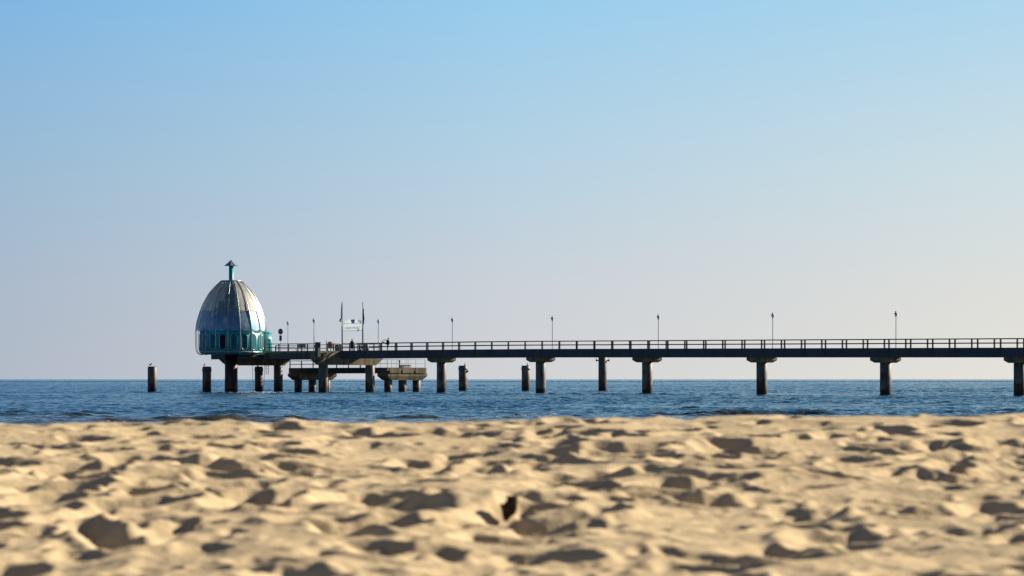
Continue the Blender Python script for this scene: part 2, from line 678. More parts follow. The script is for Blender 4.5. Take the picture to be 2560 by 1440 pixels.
def build_sand():
    fine = np.arange(-5.4, 5.4001, 0.0125)
    ext = []
    d, q = 0.02, 5.4
    while q < 400:
        d *= 1.25
        q += d
        ext.append(q)
    xs = np.concatenate([-np.array(ext[::-1]), fine, np.array(ext)])
    ys = []
    q = 8.6
    while q < 22.5:
        ys.append(q)
        q += 0.0155
    d = 0.08
    while q < 120:
        ys.append(q)
        d = min(d * 1.12, 6.0)
        q += d
    back = []
    d, q = 0.02, 8.6
    while q > -400:
        d *= 1.25
        q -= d
        back.append(q)
    ys = np.array(back[::-1] + ys)
    X, Y = np.meshgrid(xs, ys)
    H = 0.042 * vnoise(X, Y, 1, 1.5) + 0.030 * vnoise(X + 0.1 * Y, Y, 2, 0.62)
    wx = X + 0.12 * vnoise(X, Y, 3, 0.35)
    wy = Y + 0.12 * vnoise(X, Y, 4, 0.35)
    rid = 1 - np.abs(vnoise(wx, wy, 5, 0.48))
    H += 0.022 * (rid ** 3 - 0.4) + 0.012 * vnoise(wx, wy, 15, 0.27)
    # old and fresh footprints, pushed-up rims
    r = np.random.default_rng(5)
    area_w, y0, y1 = 11.4, 8.0, 22.5
    nfp = 2400
    fx = r.uniform(-area_w / 2, area_w / 2, nfp)
    fy = y0 + (y1 - y0) * r.uniform(0, 1, nfp)
    for i in range(nfp):
        a = r.uniform(0, PI)
        big = r.uniform(0, 1)
        la = r.uniform(0.14, 0.23) * (0.65 + 0.55 * big)
        lb = la * r.uniform(0.40, 0.72)
        dep = r.uniform(0.035, 0.125) * (0.6 + 0.55 * big)
        if i % 2:                         # small scuffs between the footprints
            la *= 0.50
            lb *= 0.60
            dep *= 0.42
        rr = la * 2.3
        i0, i1 = np.searchsorted(xs, (fx[i] - rr, fx[i] + rr))
        j0, j1 = np.searchsorted(ys, (fy[i] - rr, fy[i] + rr))
        if i1 - i0 < 3 or j1 - j0 < 3:
            continue
        gx = X[j0:j1, i0:i1] - fx[i]
        gy = Y[j0:j1, i0:i1] - fy[i]
        ca, sa = math.cos(a), math.sin(a)
        A = (gx * ca + gy * sa) / la
        B = (-gx * sa + gy * ca) / lb
        th = np.arctan2(B, A)
        wob = 1 + 0.16 * np.sin(2 * th + r.uniform(0, 6)) + 0.10 * np.sin(3 * th + r.uniform(0, 6)) + 0.06 * np.sin(5 * th + r.uniform(0, 6))
        rad = np.sqrt(A * A + B * B) / wob
        k = np.clip((1.10 - rad) / 0.45, 0, 1)
        pit = k * k * (3 - 2 * k)
        side = 1 + 0.8 * np.cos(th - r.uniform(0, 6.28))
        rim = 0.20 * np.exp(-((rad - 1.28) / 0.26) ** 2) * side
        H[j0:j1, i0:i1] = H[j0:j1, i0:i1] * (1 - 0.55 * pit) + dep * (rim - pit)
    # dry sand slumps to its angle of repose
    sub = (slice(np.searchsorted(ys, 8.0), np.searchsorted(ys, 23.0)), slice(np.searchsorted(xs, -5.6), np.searchsorted(xs, 5.6)))
    h = H[sub].copy()
    DX = np.diff(xs[sub[1]])[None, :] * 0.74
    DY = np.diff(ys[sub[0]])[:, None] * 0.74
    for _ in range(45):
        d = h[:, 1:] - h[:, :-1]
        m = 0.22 * np.sign(d) * np.clip(np.abs(d) - DX, 0, None)
        h[:, :-1] += m
        h[:, 1:] -= m
        d = h[1:] - h[:-1]
        m = 0.22 * np.sign(d) * np.clip(np.abs(d) - DY, 0, None)
        h[:-1] += m
        h[1:] -= m
    H[sub] = h
    for _ in range(3):
        H[1:-1, 1:-1] = (H[1:-1, 1:-1] * 2 + H[:-2, 1:-1] + H[2:, 1:-1] + H[1:-1, :-2] + H[1:-1, 2:]) / 6
    # the little hollow the piece of bark sits in, and the mound behind it
    bx = (1271 - 1280) / F * BARK_Y
    low = np.exp(-((X - bx) / 0.26) ** 4) * np.clip((BARK_Y + 0.15 - Y) / 0.3, 0, 1) * np.clip((Y - 10.6) / 0.6, 0, 1)
    H -= low * (0.75 * np.clip(H, 0, None) + 0.02)
    H -= 0.035 * np.exp(-(((X - bx) / 0.10) ** 2 + ((Y - BARK_Y + 0.03) / 0.13) ** 2) ** 2)
    H += 0.060 * np.exp(-(((X - bx + 0.22) / 0.26) ** 2 + ((Y - BARK_Y - 0.22) / 0.20) ** 2))
    H += 0.006 * vnoise(X, Y, 8, 0.06) * (0.5 + 0.5 * vnoise(X, Y, 9, 0.5))
    H += 0.004 * vnoise(X, Y, 10, 0.033)
    fade = np.clip((28 - Y) / 6, 0, 1) * np.clip((10 - np.abs(X)) / 4, 0.0, 1) * np.clip((Y + 2) / 4, 0, 1)
    outer = 0.06 * vnoise(X, Y, 1, 3.1) * (1 - fade) * np.clip((36 - Y) / 9, 0, 1)
    Zv = sand_base(X, Y) + H * fade * (0.78 - 0.25 * np.clip((Y - 15.5) / 3.5, 0, 1)) + outer
    # keep the lens clear of the sand right under it
    SAND['xs'], SAND['ys'], SAND['z'] = xs, ys, Zv
    o = grid_mesh("beach_sand", X, Y, Zv, sand_material())
    tag(o, "pale trampled dry sand full of footprints", None, None, 'structure')


def sand_z(x, y):
    i = min(max(int(np.searchsorted(SAND['xs'], x)), 0), len(SAND['xs']) - 1)
    j = min(max(int(np.searchsorted(SAND['ys'], y)), 0), len(SAND['ys']) - 1)
    return float(SAND['z'][j, i])


# ------------------------------------------------------------------ sea
def sea_material():
    m = bpy.data.materials.new("sea_water")
    m.use_nodes = True
    nt = m.node_tree
    N, L = nt.nodes, nt.links
    p = N['Principled BSDF']
    p.inputs['Base Color'].default_value = (0.012, 0.055, 0.100, 1)
    p.inputs['Roughness'].default_value = 0.10
    p.inputs['IOR'].default_value = 1.333
    g = N.new("ShaderNodeNewGeometry")
    mp = N.new("ShaderNodeMapping")
    mp.inputs['Scale'].default_value = (0.55, 1.0, 1.0)
    L.new(g.outputs['Position'], mp.inputs[0])
    n = N.new("ShaderNodeTexNoise")
    n.inputs['Scale'].default_value = 2.2
    n.inputs['Detail'].default_value = 4
    n.inputs['Roughness'].default_value = 0.55
    L.new(mp.outputs[0], n.inputs['Vector'])
    n2 = N.new("ShaderNodeTexNoise")
    n2.inputs['Scale'].default_value = 0.45
    n2.inputs['Detail'].default_value = 3
    L.new(mp.outputs[0], n2.inputs['Vector'])
    ad = N.new("ShaderNodeMath")
    ad.operation = 'MULTIPLY_ADD'
    ad.inputs[1].default_value = 3.0
    L.new(n2.outputs[0], ad.inputs[0])
    L.new(n.outputs[0], ad.inputs[2])
    sy = N.new("ShaderNodeSeparateXYZ")
    L.new(g.outputs['Position'], sy.inputs[0])
    n4 = N.new("ShaderNodeTexNoise")
    n4.inputs['Scale'].default_value = 0.12
    n4.inputs['Detail'].default_value = 4
    L.new(g.outputs['Position'], n4.inputs['Vector'])
    ya = N.new("ShaderNodeMath")
    ya.operation = 'MULTIPLY_ADD'
    ya.inputs[1].default_value = 60.0
    L.new(n4.outputs[0], ya.inputs[0])
    L.new(sy.outputs['Y'], ya.inputs[2])
    sh = N.new("ShaderNodeMapRange")
    sh.inputs[1].default_value = 172.0
    sh.inputs[2].default_value = 218.0
    L.new(ya.outputs[0], sh.inputs[0])
    cm = N.new("ShaderNodeMix")
    cm.data_type = 'RGBA'
    cm.inputs[6].default_value = (0.060, 0.058, 0.034, 1)     # stirred-up sand in the shallows
    cm.inputs[7].default_value = (0.018, 0.064, 0.104, 1)
    L.new(sh.outputs[0], cm.inputs[0])
    L.new(cm.outputs[2], p.inputs['Base Color'])
    b = N.new("ShaderNodeBump")
    b.inputs['Strength'].default_value = 1.0
    b.inputs['Distance'].default_value = 0.22
    L.new(ad.outputs[0], b.inputs['Height'])
    L.new(b.outputs[0], p.inputs['Normal'])
    return m


def wave_height(X, Y, seed=3):
    r = np.random.default_rng(seed)
    H = np.zeros_like(X)
    for i in range(54):
        lam = 0.45 * (4.4 / 0.45) ** (r.uniform(0, 1) ** 1.7)
        ang = r.normal(-PI / 2 + 0.12, 0.62)
        k = 2 * PI / lam
        amp = 0.0088 * lam ** 0.8
        ph = r.uniform(0, 2 * PI)
        q = k * (X * math.cos(ang) + Y * math.sin(ang)) + ph
        env = 0.65 + 0.6 * np.sin(0.11 * k * (X * math.cos(ang + 0.9) + Y * math.sin(ang + 0.9)) + ph * 3)
        H += amp * env * (np.exp(np.sin(q) - 1) * 2 - 0.93)
    return H


SEA = {}


def build_sea():
    rows = []
    y = 36.0
    while y < 60000:
        rows.append(y)
        if y < 118:
            y += 0.9
        elif y < 330:
            y += 0.30
        elif y < 620:
            y += 0.50
        elif y < 1100:
            y += 0.80
        elif y < 2600:
            y += 1.3
        elif y < 9000:
            y *= 1.0025
        else:
            y *= 1.1
    rows = np.array(rows)
    dense = np.linspace(-0.212, 0.212, 560)
    side = np.array([0.23, 0.26, 0.31, 0.4, 0.55, 0.8, 1.2, 1.9, 3.2, 6.0])
    cols = np.concatenate([-side[::-1], dense, side])
    A, Y = np.meshgrid(cols, rows)
    X = A * Y
    H = wave_height(X, Y) * (0.95 + 0.42 * vnoise(X, Y * 0.6, 31, 26.0) + 0.25 * vnoise(X, Y, 32, 9.0))
    lat = np.clip((0.3 - np.abs(A)) / 0.07, 0, 1)
    fade = np.clip((2600 - Y) / 500, 0, 1) * lat
    far = np.random.default_rng(8).normal(0, 0.20, X.shape) * np.clip((Y - 2000) / 500, 0, 1) * np.clip((9000 - Y) / 3000, 0, 1) * lat
    # shoaling: a few short steep swells close to the beach
    r = np.random.default_rng(21)
    sw = np.zeros_like(X)
    for i in range(26):
        cy = r.uniform(112, 205)
        cx = r.uniform(-0.17, 0.17) * cy
        ln = r.uniform(1.2, 4.5)
        hh = r.uniform(0.10, 0.26) * (1.0 if cy < 170 else 0.7)
        yy = Y - cy - 0.5 * np.sin((X - cx) * 0.6 + i)
        sw += hh * np.exp(-((X - cx) / ln) ** 2) * np.exp(-(yy / np.where(yy < 0, 0.45, 0.9)) ** 2)
    for cx, cy, ln, hh in ((-14.8, 148, 3.4, 0.34), (-16.6, 178, 1.1, 0.26), (-24.4, 168, 1.4, 0.26), (-19.5, 146, 2.4, 0.24), (-22.5, 144, 1.5, 0.2), (13.0, 172, 6.5, 0.30), (-5.0, 158, 2.0, 0.2)):
        yy = Y - cy - 0.4 * np.sin((X - cx) * 0.7)
        sw += hh * np.exp(-((X - cx) / ln) ** 2) * np.exp(-(yy / np.where(yy < 0, 0.45, 0.9)) ** 2)
    o = grid_mesh("sea", X, Y, (H + sw) * fade + far, sea_material())
    tag(o, "choppy blue sea reaching to the horizon", None, None, 'structure')
    SEA['rows'], SEA['cols'], SEA['z'] = rows, cols, (H + sw) * fade


def sea_z(x, y):
    j = min(int(np.searchsorted(SEA['rows'], y)), len(SEA['rows']) - 1)
    i = min(int(np.searchsorted(SEA['cols'], x / y)), len(SEA['cols']) - 1)
    return float(SEA['z'][j, i])


build_sand()
build_sea()


# ------------------------------------------------------------------ pier
def pile_mesh(mb, c, rad, z0, z1, n=28):
    mb.lathe((c.x, c.y, 0), [(rad, z0), (rad, z1 - 0.06), (rad - 0.05, z1)], n)


def slab_poly(mb, outline, z0, z1):
    """vertical prism over a plan outline"""
    n = len(outline)
    vs = [(p.x, p.y, z0) for p in outline] + [(p.x, p.y, z1) for p in outline]
    fs = [tuple(range(n - 1, -1, -1)), tuple(range(n, 2 * n))] + [(i, (i + 1) % n, n + (i + 1) % n, n + i) for i in range(n)]
    mb.add(vs, fs)


def crossbeam(mb, t, s0, s1, hw, zb, zt, chs, chz, chu):
    """beam across the pier with chamfered lower edges all round"""
    a = [P(t - hw, s0, zt), P(t + hw, s0, zt), P(t + hw, s1, zt), P(t - hw, s1, zt)]
    b = [P(t - hw, s0, zb + chz), P(t + hw, s0, zb + chz), P(t + hw, s1, zb + chz), P(t - hw, s1, zb + chz)]
    c = [P(t - hw + chu, s0 + chs, zb), P(t + hw - chu, s0 + chs, zb), P(t + hw - chu, s1 - chs, zb), P(t - hw + chu, s1 - chs, zb)]
    vs = c + b + a
    fs = [(3, 2, 1, 0), (8, 9, 10, 11)]
    for k in (0, 4):
        for i in range(4):
            j = (i + 1) % 4
            fs.append((k + i, k + j, k + 4 + j, k + 4 + i))
    mb.add(vs, fs)


t_p0, t_p5 = t_at(1104, CS), t_at(2549, CS)
SPAN = (t_p5 - t_p0) / 5
T2 = t_at(867, CS)
T1 = t_at(638, CS)
S_NEAR, S_FAR = CS - 6.7, CS + 6.7
T_END = t_p0 + 7 * SPAN


def railing(name, path, parent, zfun, h, post_r, rail_r, pitch=None, posts=None, mid=True, m=M_rail, lower=0.52):
    """One railing run: the object is the rails; each post is its own child."""
    mb = MB()
    ax_len = (path[1][0] - path[0][0], path[1][1] - path[0][1])
    L_ = math.hypot(*ax_len)
    nseg = max(1, int(round(L_ / 10)))
    pts = []
    for i in range(nseg + 1):
        f = i / nseg
        t, s = path[0][0] + ax_len[0] * f, path[0][1] + ax_len[1] * f
        pts.append((t, s, zfun(t)))
    d = (P(*path[1], 0) - P(*path[0], 0)).normalized()
    side = Vector((-d.y, d.x, 0))
    for hh, rr in (((h, rail_r),) + (((h * lower, rail_r * 1.15),) if mid else ())):
        for a, b in zip(pts[:-1], pts[1:]):
            pa, pb = P(a[0], a[1], a[2] + hh), P(b[0], b[1], b[2] + hh)
            mb.hexa([pa - side * rr - Z * rr, pb - side * rr - Z * rr, pb + side * rr - Z * rr, pa + side * rr - Z * rr,
                     pa - side * rr + Z * rr, pb - side * rr + Z * rr, pb + side * rr + Z * rr, pa + side * rr + Z * rr])
    o = mb.build(name, m, parent)
    if posts is None:
        n = max(1, int(round(L_ / pitch)))
        posts = [i / n for i in range(n + 1)]
    for f in posts:
        t, s = path[0][0] + ax_len[0] * f, path[0][1] + ax_len[1] * f
        zz = zfun(t)
        q = MB()
        q.box(P(t, s, zz + (h - rail_r) / 2 - 0.02), (post_r, post_r, (h - rail_r) / 2 + 0.02), (d, side, Z))
        q.build("post", m, o)
    return o


def build_pier():
    pier = thing("pier", P(t_p0, CS, 0), "long concrete pier on round piles with railings, running out past the right edge", "pier")
    # girder, one straight length per span
    stations = [T2 + 0.8] + [t_p0 + k * SPAN for k in range(8)]
    for a, b in zip(stations[:-1], stations[1:]):
        za, zb = ztop(a), ztop(b)
        mb = MB()
        for s0, s1 in ((-0.12, 0.55), (WID - 0.55, WID + 0.12)):
            mb.hexa([P(a, s0, za - GD), P(b, s0, zb - GD), P(b, s1, zb - GD), P(a, s1, za - GD),
                     P(a, s0, za), P(b, s0, zb), P(b, s1, zb), P(a, s1, za)])
        # stiffener strips on the outer faces under each railing post
        k0 = math.ceil((a + 0.05) / PITCH)
        k1 = math.floor((b - 0.05) / PITCH)
        for k in range(k0, k1 + 1):
            t = k * PITCH
            z = ztop(t)
            for s in (-0.145, WID + 0.145):
                mb.box(P(t, s, z - GD / 2), (0.07, 0.03, GD / 2 - 0.08), AX)
        mb.build("girder", M_girder, pier)
        d = MB()
        d.hexa([P(a, 0.551, za - 0.32), P(b, 0.551, zb - 0.32), P(b, WID - 0.551, zb - 0.32), P(a, WID - 0.551, za - 0.32),
                P(a, 0.551, za - 0.06), P(b, 0.551, zb - 0.06), P(b, WID - 0.551, zb - 0.06), P(a, WID - 0.551, za - 0.06)])
        d.build("deck", M_deck, pier)
    for k in range(8):
        t = t_p0 + k * SPAN
        zb = ztop(t) - GD
        mb = MB()
        pile_mesh(mb, P(t, CS, 0), 0.74, -4, zb - 0.66)
        col = mb.build("pillar", M_pile, pier)
        mb = MB()
        crossbeam(mb, t, CS - 2.15, CS + 2.15, 0.85, zb - 0.70, zb - 0.004, 0.55, 0.32, 0.3)
        mb.build("pile_cap", M_beam, col)
    # pier head
    head_t0, head_t1 = T1 - 3.0, T2 + 0.8
    zt = ztop(head_t0)
    mb = MB()
    mb.hexa([P(head_t0, S_NEAR, zt - 0.45), P(head_t1, S_NEAR, zt - 0.45), P(head_t1, S_FAR, zt - 0.45), P(head_t0, S_FAR, zt - 0.45),
             P(head_t0, S_NEAR, zt - 0.03), P(head_t1, S_NEAR, zt - 0.03), P(head_t1, S_FAR, zt - 0.03), P(head_t0, S_FAR, zt - 0.03)])
    mb.build("head_deck", M_beam, pier)
    for s in (S_NEAR - 0.05, CS - 2.2, CS + 2.2, S_FAR - 0.55):
        mb = MB()
        mb.hexa([P(T1 - 2.9, s, zt - GD - 0.03), P(T2 - 0.9, s, zt - GD - 0.03), P(T2 - 0.9, s + 0.6, zt - GD - 0.03), P(T1 - 2.9, s + 0.6, zt - GD - 0.03),
                 P(T1 - 2.9, s, zt - 0.40), P(T2 - 0.9, s, zt - 0.40), P(T2 - 0.9, s + 0.6, zt - 0.40), P(T1 - 2.9, s + 0.6, zt - 0.40)])
        mb.build("head_girder", M_girder, pier)
    for t in (T1, T2):
        zb = zt - 2.22
        mb = MB()
        crossbeam(mb, t, S_NEAR, S_FAR, 0.85, zb, zt - 0.454, 1.2, 0.9, 0.12)
        mb.build("cross_beam", M_beam, pier)
        for s in (CS - 4.8, CS + 4.8):
            q = MB()
            pile_mesh(q, P(t, s, 0), 0.74, -4, zb + 0.02)
            q.build("pillar", M_pile, pier)
    # dark steel bars and treads, modelled for diagonal shadows on the beam end
    mb = MB()
    t0 = T2 + 0.9
    for s in (S_NEAR + 0.35, S_NEAR + 1.75):
        a0, a1 = P(t0, s + 1.4, zt - 0.1), P(t0, s - 0.0, zt - 2.0)
        mb.tube([a0 + U * 0.12, a1 + U * 0.12], 0.07, 6)
    for i in range(7):
        f = i / 6
        mb.box(P(t0 + 0.12, S_NEAR + 1.05 + (0.5 - f) * 1.4, zt - 0.25 - f * 1.6), (0.12, 0.62, 0.02), AX)
    mb.build("shadow_bars", M_steel, pier)
    # railings
    t_r0 = head_t1
    posts = [k * PITCH for k in range(math.ceil((t_r0 + 0.1) / PITCH), math.floor(T_END / PITCH) + 1)]
    for s in (0.06, WID - 0.06):
        a, b = (t_r0 + 0.1, s), (T_END, s)
        railing("railing", (a, b), pier, ztop, RAIL_H, 0.085, 0.05, posts=[(t - a[0]) / (b[0] - a[0]) for t in posts])
    zf = lambda t: zt - 0.03
    railing("railing", ((head_t0 + 12.5, S_NEAR + 0.12), (head_t1 - 0.15, S_NEAR + 0.12)), pier, zf, RAIL_H, 0.08, 0.05, pitch=2.35)
    railing("railing", ((head_t0 + 0.15, S_FAR - 0.12), (head_t1 - 0.15, S_FAR - 0.12)), pier, zf, RAIL_H, 0.08, 0.05, pitch=3.3)
    railing("railing", ((head_t1 - 0.12, S_NEAR + 2.2), (head_t1 - 0.12, -0.3)), pier, zf, RAIL_H, 0.07, 0.035, pitch=1.6)
    railing("railing", ((head_t1 - 0.12, WID + 0.3), (head_t1 - 0.12, S_FAR - 0.2)), pier, zf, RAIL_H, 0.07, 0.035, pitch=1.6)
    # pale thin railing by the gondola entrance
    railing("gangway_railing", ((head_t0 + 8.2, S_NEAR + 0.10), (head_t0 + 12.3, S_NEAR + 0.10)), pier, zf, 1.15, 0.035, 0.028, pitch=1.0, m=M_thinrail)
    return pier, zt


pier, ZHEAD = build_pier()


# ------------------------------------------------------------------ lower landing stage behind the pier head
def build_landing():
    SC_ = 13.2
    ta, tb = t_at(781, SC_), t_at(1006, SC_)
    za = z_at(920, ta, SC_)
    land = thing("landing_stage", P((ta + tb) / 2, SC_, 0), "low concrete boat landing on short piles with thin railings, behind the pier head", "landing stage")
    hl = 4.1
    zd = za
    mb = MB()
    mb.hexa([P(ta - 1.0, SC_ - hl, zd - 0.9), P(tb + 1.0, SC_ - hl, zd - 0.9), P(tb + 1.0, SC_ + hl, zd - 0.9), P(ta - 1.0, SC_ + hl, zd - 0.9),
             P(ta - 1.0, SC_ - hl, zd), P(tb + 1.0, SC_ - hl, zd), P(tb + 1.0, SC_ + hl, zd), P(ta - 1.0, SC_ + hl, zd)])
    mb.build("deck_slab", M_girder, land)
    for t, n in ((ta, 3), (tb, 3)):
        mb = MB()
        crossbeam(mb, t, SC_ - hl - 0.05, SC_ + hl + 0.05, 1.3, zd - 2.0, zd - 0.904, 0.9, 0.65, 0.2)
        beam = mb.build("cross_beam", M_beam, land)
        mb = MB()
        for s in (SC_ - 2.7, SC_, SC_ + 2.7):
            mb.box(P(t + 1.36 if t == tb else t - 1.36, s, zd - 0.45), (0.06, 1.15, 0.40), AX)
        mb.build("fender", M_beam, beam)
        for s in (-3.0, 0.0, 3.0):
            q = MB()
            pile_mesh(q, P(t, SC_ + s, 0), 0.64, -4, zd - 1.98)
            q.build("pile", M_pile, land)
    zf = lambda t: zd
    railing("railing", ((ta - 0.9, SC_ - hl + 0.1), (tb - 2.6, SC_ - hl + 0.1)), land, zf, 1.15, 0.07, 0.05, pitch=2.9)
    railing("thin_railing", ((tb + 0.95, SC_ - hl + 0.1), (tb + 0.95, SC_ + hl - 0.1)), land, zf, 1.3, 0.024, 0.020, pitch=2.1, m=M_thinrail)
    railing("thin_railing", ((tb - 2.4, SC_ - hl + 0.1), (tb + 0.9, SC_ - hl + 0.1)), land, zf, 1.3, 0.024, 0.020, pitch=1.7, m=M_thinrail)
    railing("thin_railing", ((ta - 0.9, SC_ + hl - 0.1), (tb + 0.9, SC_ + hl - 0.1)), land, zf, 1.3, 0.024, 0.018, pitch=4.0, m=M_thinrail)
    b = thing("bench", P(tb, SC_ + 0.6, zd), "low dark bench on a pale plinth on the sunlit end of the landing", "bench")
    q = MB()
    q.box(P(tb, SC_ + 0.6, zd + 0.16), (0.35, 0.95, 0.16), AX)
    q.build("plinth", M_board, b)
    q = MB()
    for k in range(3):
        q.box(P(tb - 0.26 + 0.26 * k, SC_ + 0.6, zd + 0.38), (0.11, 0.85, 0.055), AX)
    q.build("seat", M_wood, b)
    c = MB()
    p0 = P(tb + 0.1, SC_ - 0.7, zd)
    c.lathe(p0, [(0.16, 0), (0.11, 0.06), (0.10, 0.95), (0.17, 1.0), (0.17, 1.12), (0.05, 1.18)], 12)
    tag(c.build("mooring_bollard", M_steel, None, p0), "thin dark mooring post standing on the landing beside the low bench", "bollard")


build_landing()


# ------------------------------------------------------------------ diving gondola
def build_gondola():
    s = -11.0
    t = t_at(578, s)
    c = P(t, s, 0)
    k = 0.976
    zb = z_at(828, t, s)                      # bottom of the glazing
    g = thing("diving_gondola", (c.x, c.y, 0), "teal egg-shaped diving gondola with silvery glazed dome on a rusty column in the sea", "diving gondola")
    # column
    mb = MB()
    mb.lathe((c.x, c.y, 0), [(1.02, -4), (1.02, 2.2), (1.0, 2.3), (1.0, zb - 3.55 * k)], 36)
    col = mb.build("column", M_rustcol, g)
    # drum
    rd, z0, z1 = 5.03 * k, zb - 3.45 * k, zb + 0.55
    mb = MB()
    mb.lathe((c.x, c.y, 0), [(3.4, z0 - 0.30), (rd - 0.5, z0 - 0.25), (rd, z0), (rd, z1), (rd - 0.15, z1 + 0.04), (rd - 0.9, z1 + 0.06)], 72)
    drum = mb.build("drum", M_teal, g)
    mb = MB()
    mb.lathe((c.x, c.y, 0), [(rd + 0.005, z0 + 0.02), (rd + 0.06, z0 + 0.05), (rd + 0.06, z0 + 0.16), (rd + 0.005, z0 + 0.19)], 72)
    mb.build("base_band", M_chrome, drum)

    def cyl(a, rr, z):                        # a = 0 faces the camera, positive to the right
        return Vector((c.x + rr * math.sin(a), c.y - rr * math.cos(a), z))
    NP = 18
    zc = (z0 + z1 - 0.55) / 2 - 0.02
    hw, hh = 0.50, 1.24
    for i in range(NP):
        a0 = R(10 + 20 * i)
        path = []
        for j in range(13):
            q = PI * j / 12
            path.append((hw * math.cos(q), hh - hw + hw * math.sin(q)))
        for j in range(13):
            q = PI + PI * j / 12
            path.append((hw * math.cos(q), -(hh - hw) + hw * math.sin(q)))
        fr = MB()
        fr.tube([cyl(a0 + x / rd, rd + 0.035, zc + z) for x, z in path], 0.05, 6, closed=True)
        f = fr.build("window", M_chrome, drum)
        pn = MB()
        vs = [cyl(a0, rd + 0.03, zc)] + [cyl(a0 + x * 0.97 / rd, rd + 0.03, zc + z * 0.97) for x, z in path]
        pn.add(vs, [(0, 1 + j, 1 + (j + 1) % len(path)) for j in range(len(path))])
        dark = (i == NP - 1)
        pane = pn.build("pane", M_darkpane if dark else M_tealdark, f)
        if dark:
            f['label'] = "dark open window"
    # glazed dome
    prof = [(0.0, 5.67), (0.9, 5.56), (1.69, 5.40), (2.6, 5.13), (3.38, 4.87), (4.3, 4.50), (5.1, 4.08), (5.92, 3.60), (6.6, 3.08), (7.1, 2.62), (7.6, 2.10), (8.04, 1.60)]
    pz = np.array([p[0] for p in prof]) * k
    pr = np.array([p[1] for p in prof]) * k
    rz = lambda z: float(np.interp(z, pz, pr))
    seam = 3.2 * k
    ztop_ = 8.04 * k
    dome = MB()
    ring = [cyl(2 * PI * j / 48, rz(ztop_) + 0.02, zb + ztop_) for j in range(48)]
    dome.tube(ring, 0.09, 8, closed=True)
    ring = [cyl(2 * PI * j / 72, rz(seam) + 0.02, zb + seam) for j in range(72)]
    dome.tube(ring, 0.035, 6, closed=True)
    ring = [cyl(2 * PI * j / 72, rd - 0.05, zb + 0.2) for j in range(72)]
    dome.tube(ring, 0.06, 6, closed=True)
    dm = dome.build("dome", M_chrome, g)
    twist = random.Random(3)
    for i in range(NP):
        a0 = R(10 + 20 * i)
        for band in (0, 1):
            mb = MB()
            tw, tz = twist.uniform(-0.06, 0.06), twist.uniform(-0.05, 0.05)   # no two panes sit quite alike
            nx, nz = 10, 8 if band else 12
            vs, fs = [], []
            for iz in range(nz + 1):
                for ix in range(nx + 1):
                    w = ix / nx * 2 - 1
                    if band == 0:
                        lo = 0.62 * k * (1 - math.sqrt(max(0.0, 1 - (w * 0.98) ** 2)))
                        z = lo + (seam - 0.02 - lo) * iz / nz
                    else:
                        z = seam + 0.02 + (ztop_ - 0.05 - seam) * iz / nz
                    a = a0 + w * R(9.6)
                    # flat-ish panel: chord between the ribs rather than a round shell
                    rr = rz(z) * (math.cos(R(10)) / math.cos(w * R(9.6))) * 0.6 + rz(z) * 0.4 + tw * w + tz * (iz / nz * 2 - 1)
                    vs.append(cyl(a, rr, zb + z))
            for iz in range(nz):
                for ix in range(nx):
                    q = iz * (nx + 1) + ix
                    fs.append((q, q + 1, q + nx + 2, q + nx + 1))
            mb.add(vs, fs, True)
            mb.build("glass_panel", M_glassup if band else M_glasslow, dm)
    # ribs: down the dome, on as free bars past the drum, curled back under it
    for i in range(NP):
        a = R(20 * i)
        pts = [cyl(a, rz(z) + 0.05, zb + z) for z in np.linspace(ztop_, 0, 16)]
        r0 = 5.67 * k + 0.05
        for z, rr in ((-0.8, r0 + 0.02), (-1.8, r0 + 0.0), (-2.8, r0 - 0.06), (-3.3, r0 - 0.18), (-3.62, r0 - 0.42), (-3.78, r0 - 0.75), (-3.74, r0 - 1.05), (-3.55, r0 - 1.3)):
            pts.append(cyl(a, rr, zb + z * k))
        rb = MB()
        rb.tube(pts, 0.05, 6)
        rb.build("rib", M_chrome, g)
    # central shaft, chimney and hat
    mb = MB()
    zh = z_at(664, t, s)
    mb.lathe((c.x, c.y, 0), [(0.95, z1), (0.95, zb + 5.6), (0.62, zb + 6.6), (0.37, zb + 7.6), (0.36, zh + 0.1)], 20)
    ch = mb.build("chimney", M_teal, g)
    mb = MB()
    zt = z_at(650, t, s)
    mb.lathe((c.x, c.y, 0), [(0.30, zh + 0.02), (1.05, zh - 0.05), (1.09, zh), (0.74, zh + 0.29), (0.42, zh + 0.55), (0.16, zh + 0.80), (0.05, zt - 0.02), (0.02, zt + 0.12)], 8, smooth=False)
    mb.build("chimney_hat", M_hat, ch)
    # dark interior floor
    mb = MB()
    mb.lathe((c.x, c.y, 0), [(rd - 0.3, z1 + 0.08), (rd - 0.3, z1 + 0.14)], 48)
    mb.build("roof_plate", M_tealdark, drum)
    # interior fittings seen through the glazing
    mb = MB()
    for a in (35, 95, 150, 215, 260, 320):
        p = cyl(R(a), 2.4, 0)
        mb.lathe((p.x, p.y, 0), [(0.35, z1 + 0.1), (0.35, z1 + 2.6 + (a % 7) * 0.25), (0.2, z1 + 2.9 + (a % 7) * 0.25)], 10)
    mb.build("machinery", M_tealdark, g)
    # link to the pier head
    q = MB()
    e = P(t, S_NEAR, 0)
    q.box(Vector(((c.x + e.x) / 2, (c.y + e.y) / 2, z0 - 0.42)), (0.55, (S_NEAR - s) / 2, 0.16), AX)
    q.build("gangway", M_steel, g)
    # teal round entrance hut on the pier head behind the gondola
    s2 = -3.0
    t2 = t_at(656, s2)
    p2 = P(t2, s2, ZHEAD - 0.03)
    hut = thing("entrance_hut", p2, "bright teal round entrance hut half hidden behind the gondola drum", "hut")
    zt2 = z_at(829, t2, s2) - p2.z
    mb = MB()
    mb.lathe(p2, [(1.55, 0), (1.55, zt2 - 0.25)], 40)
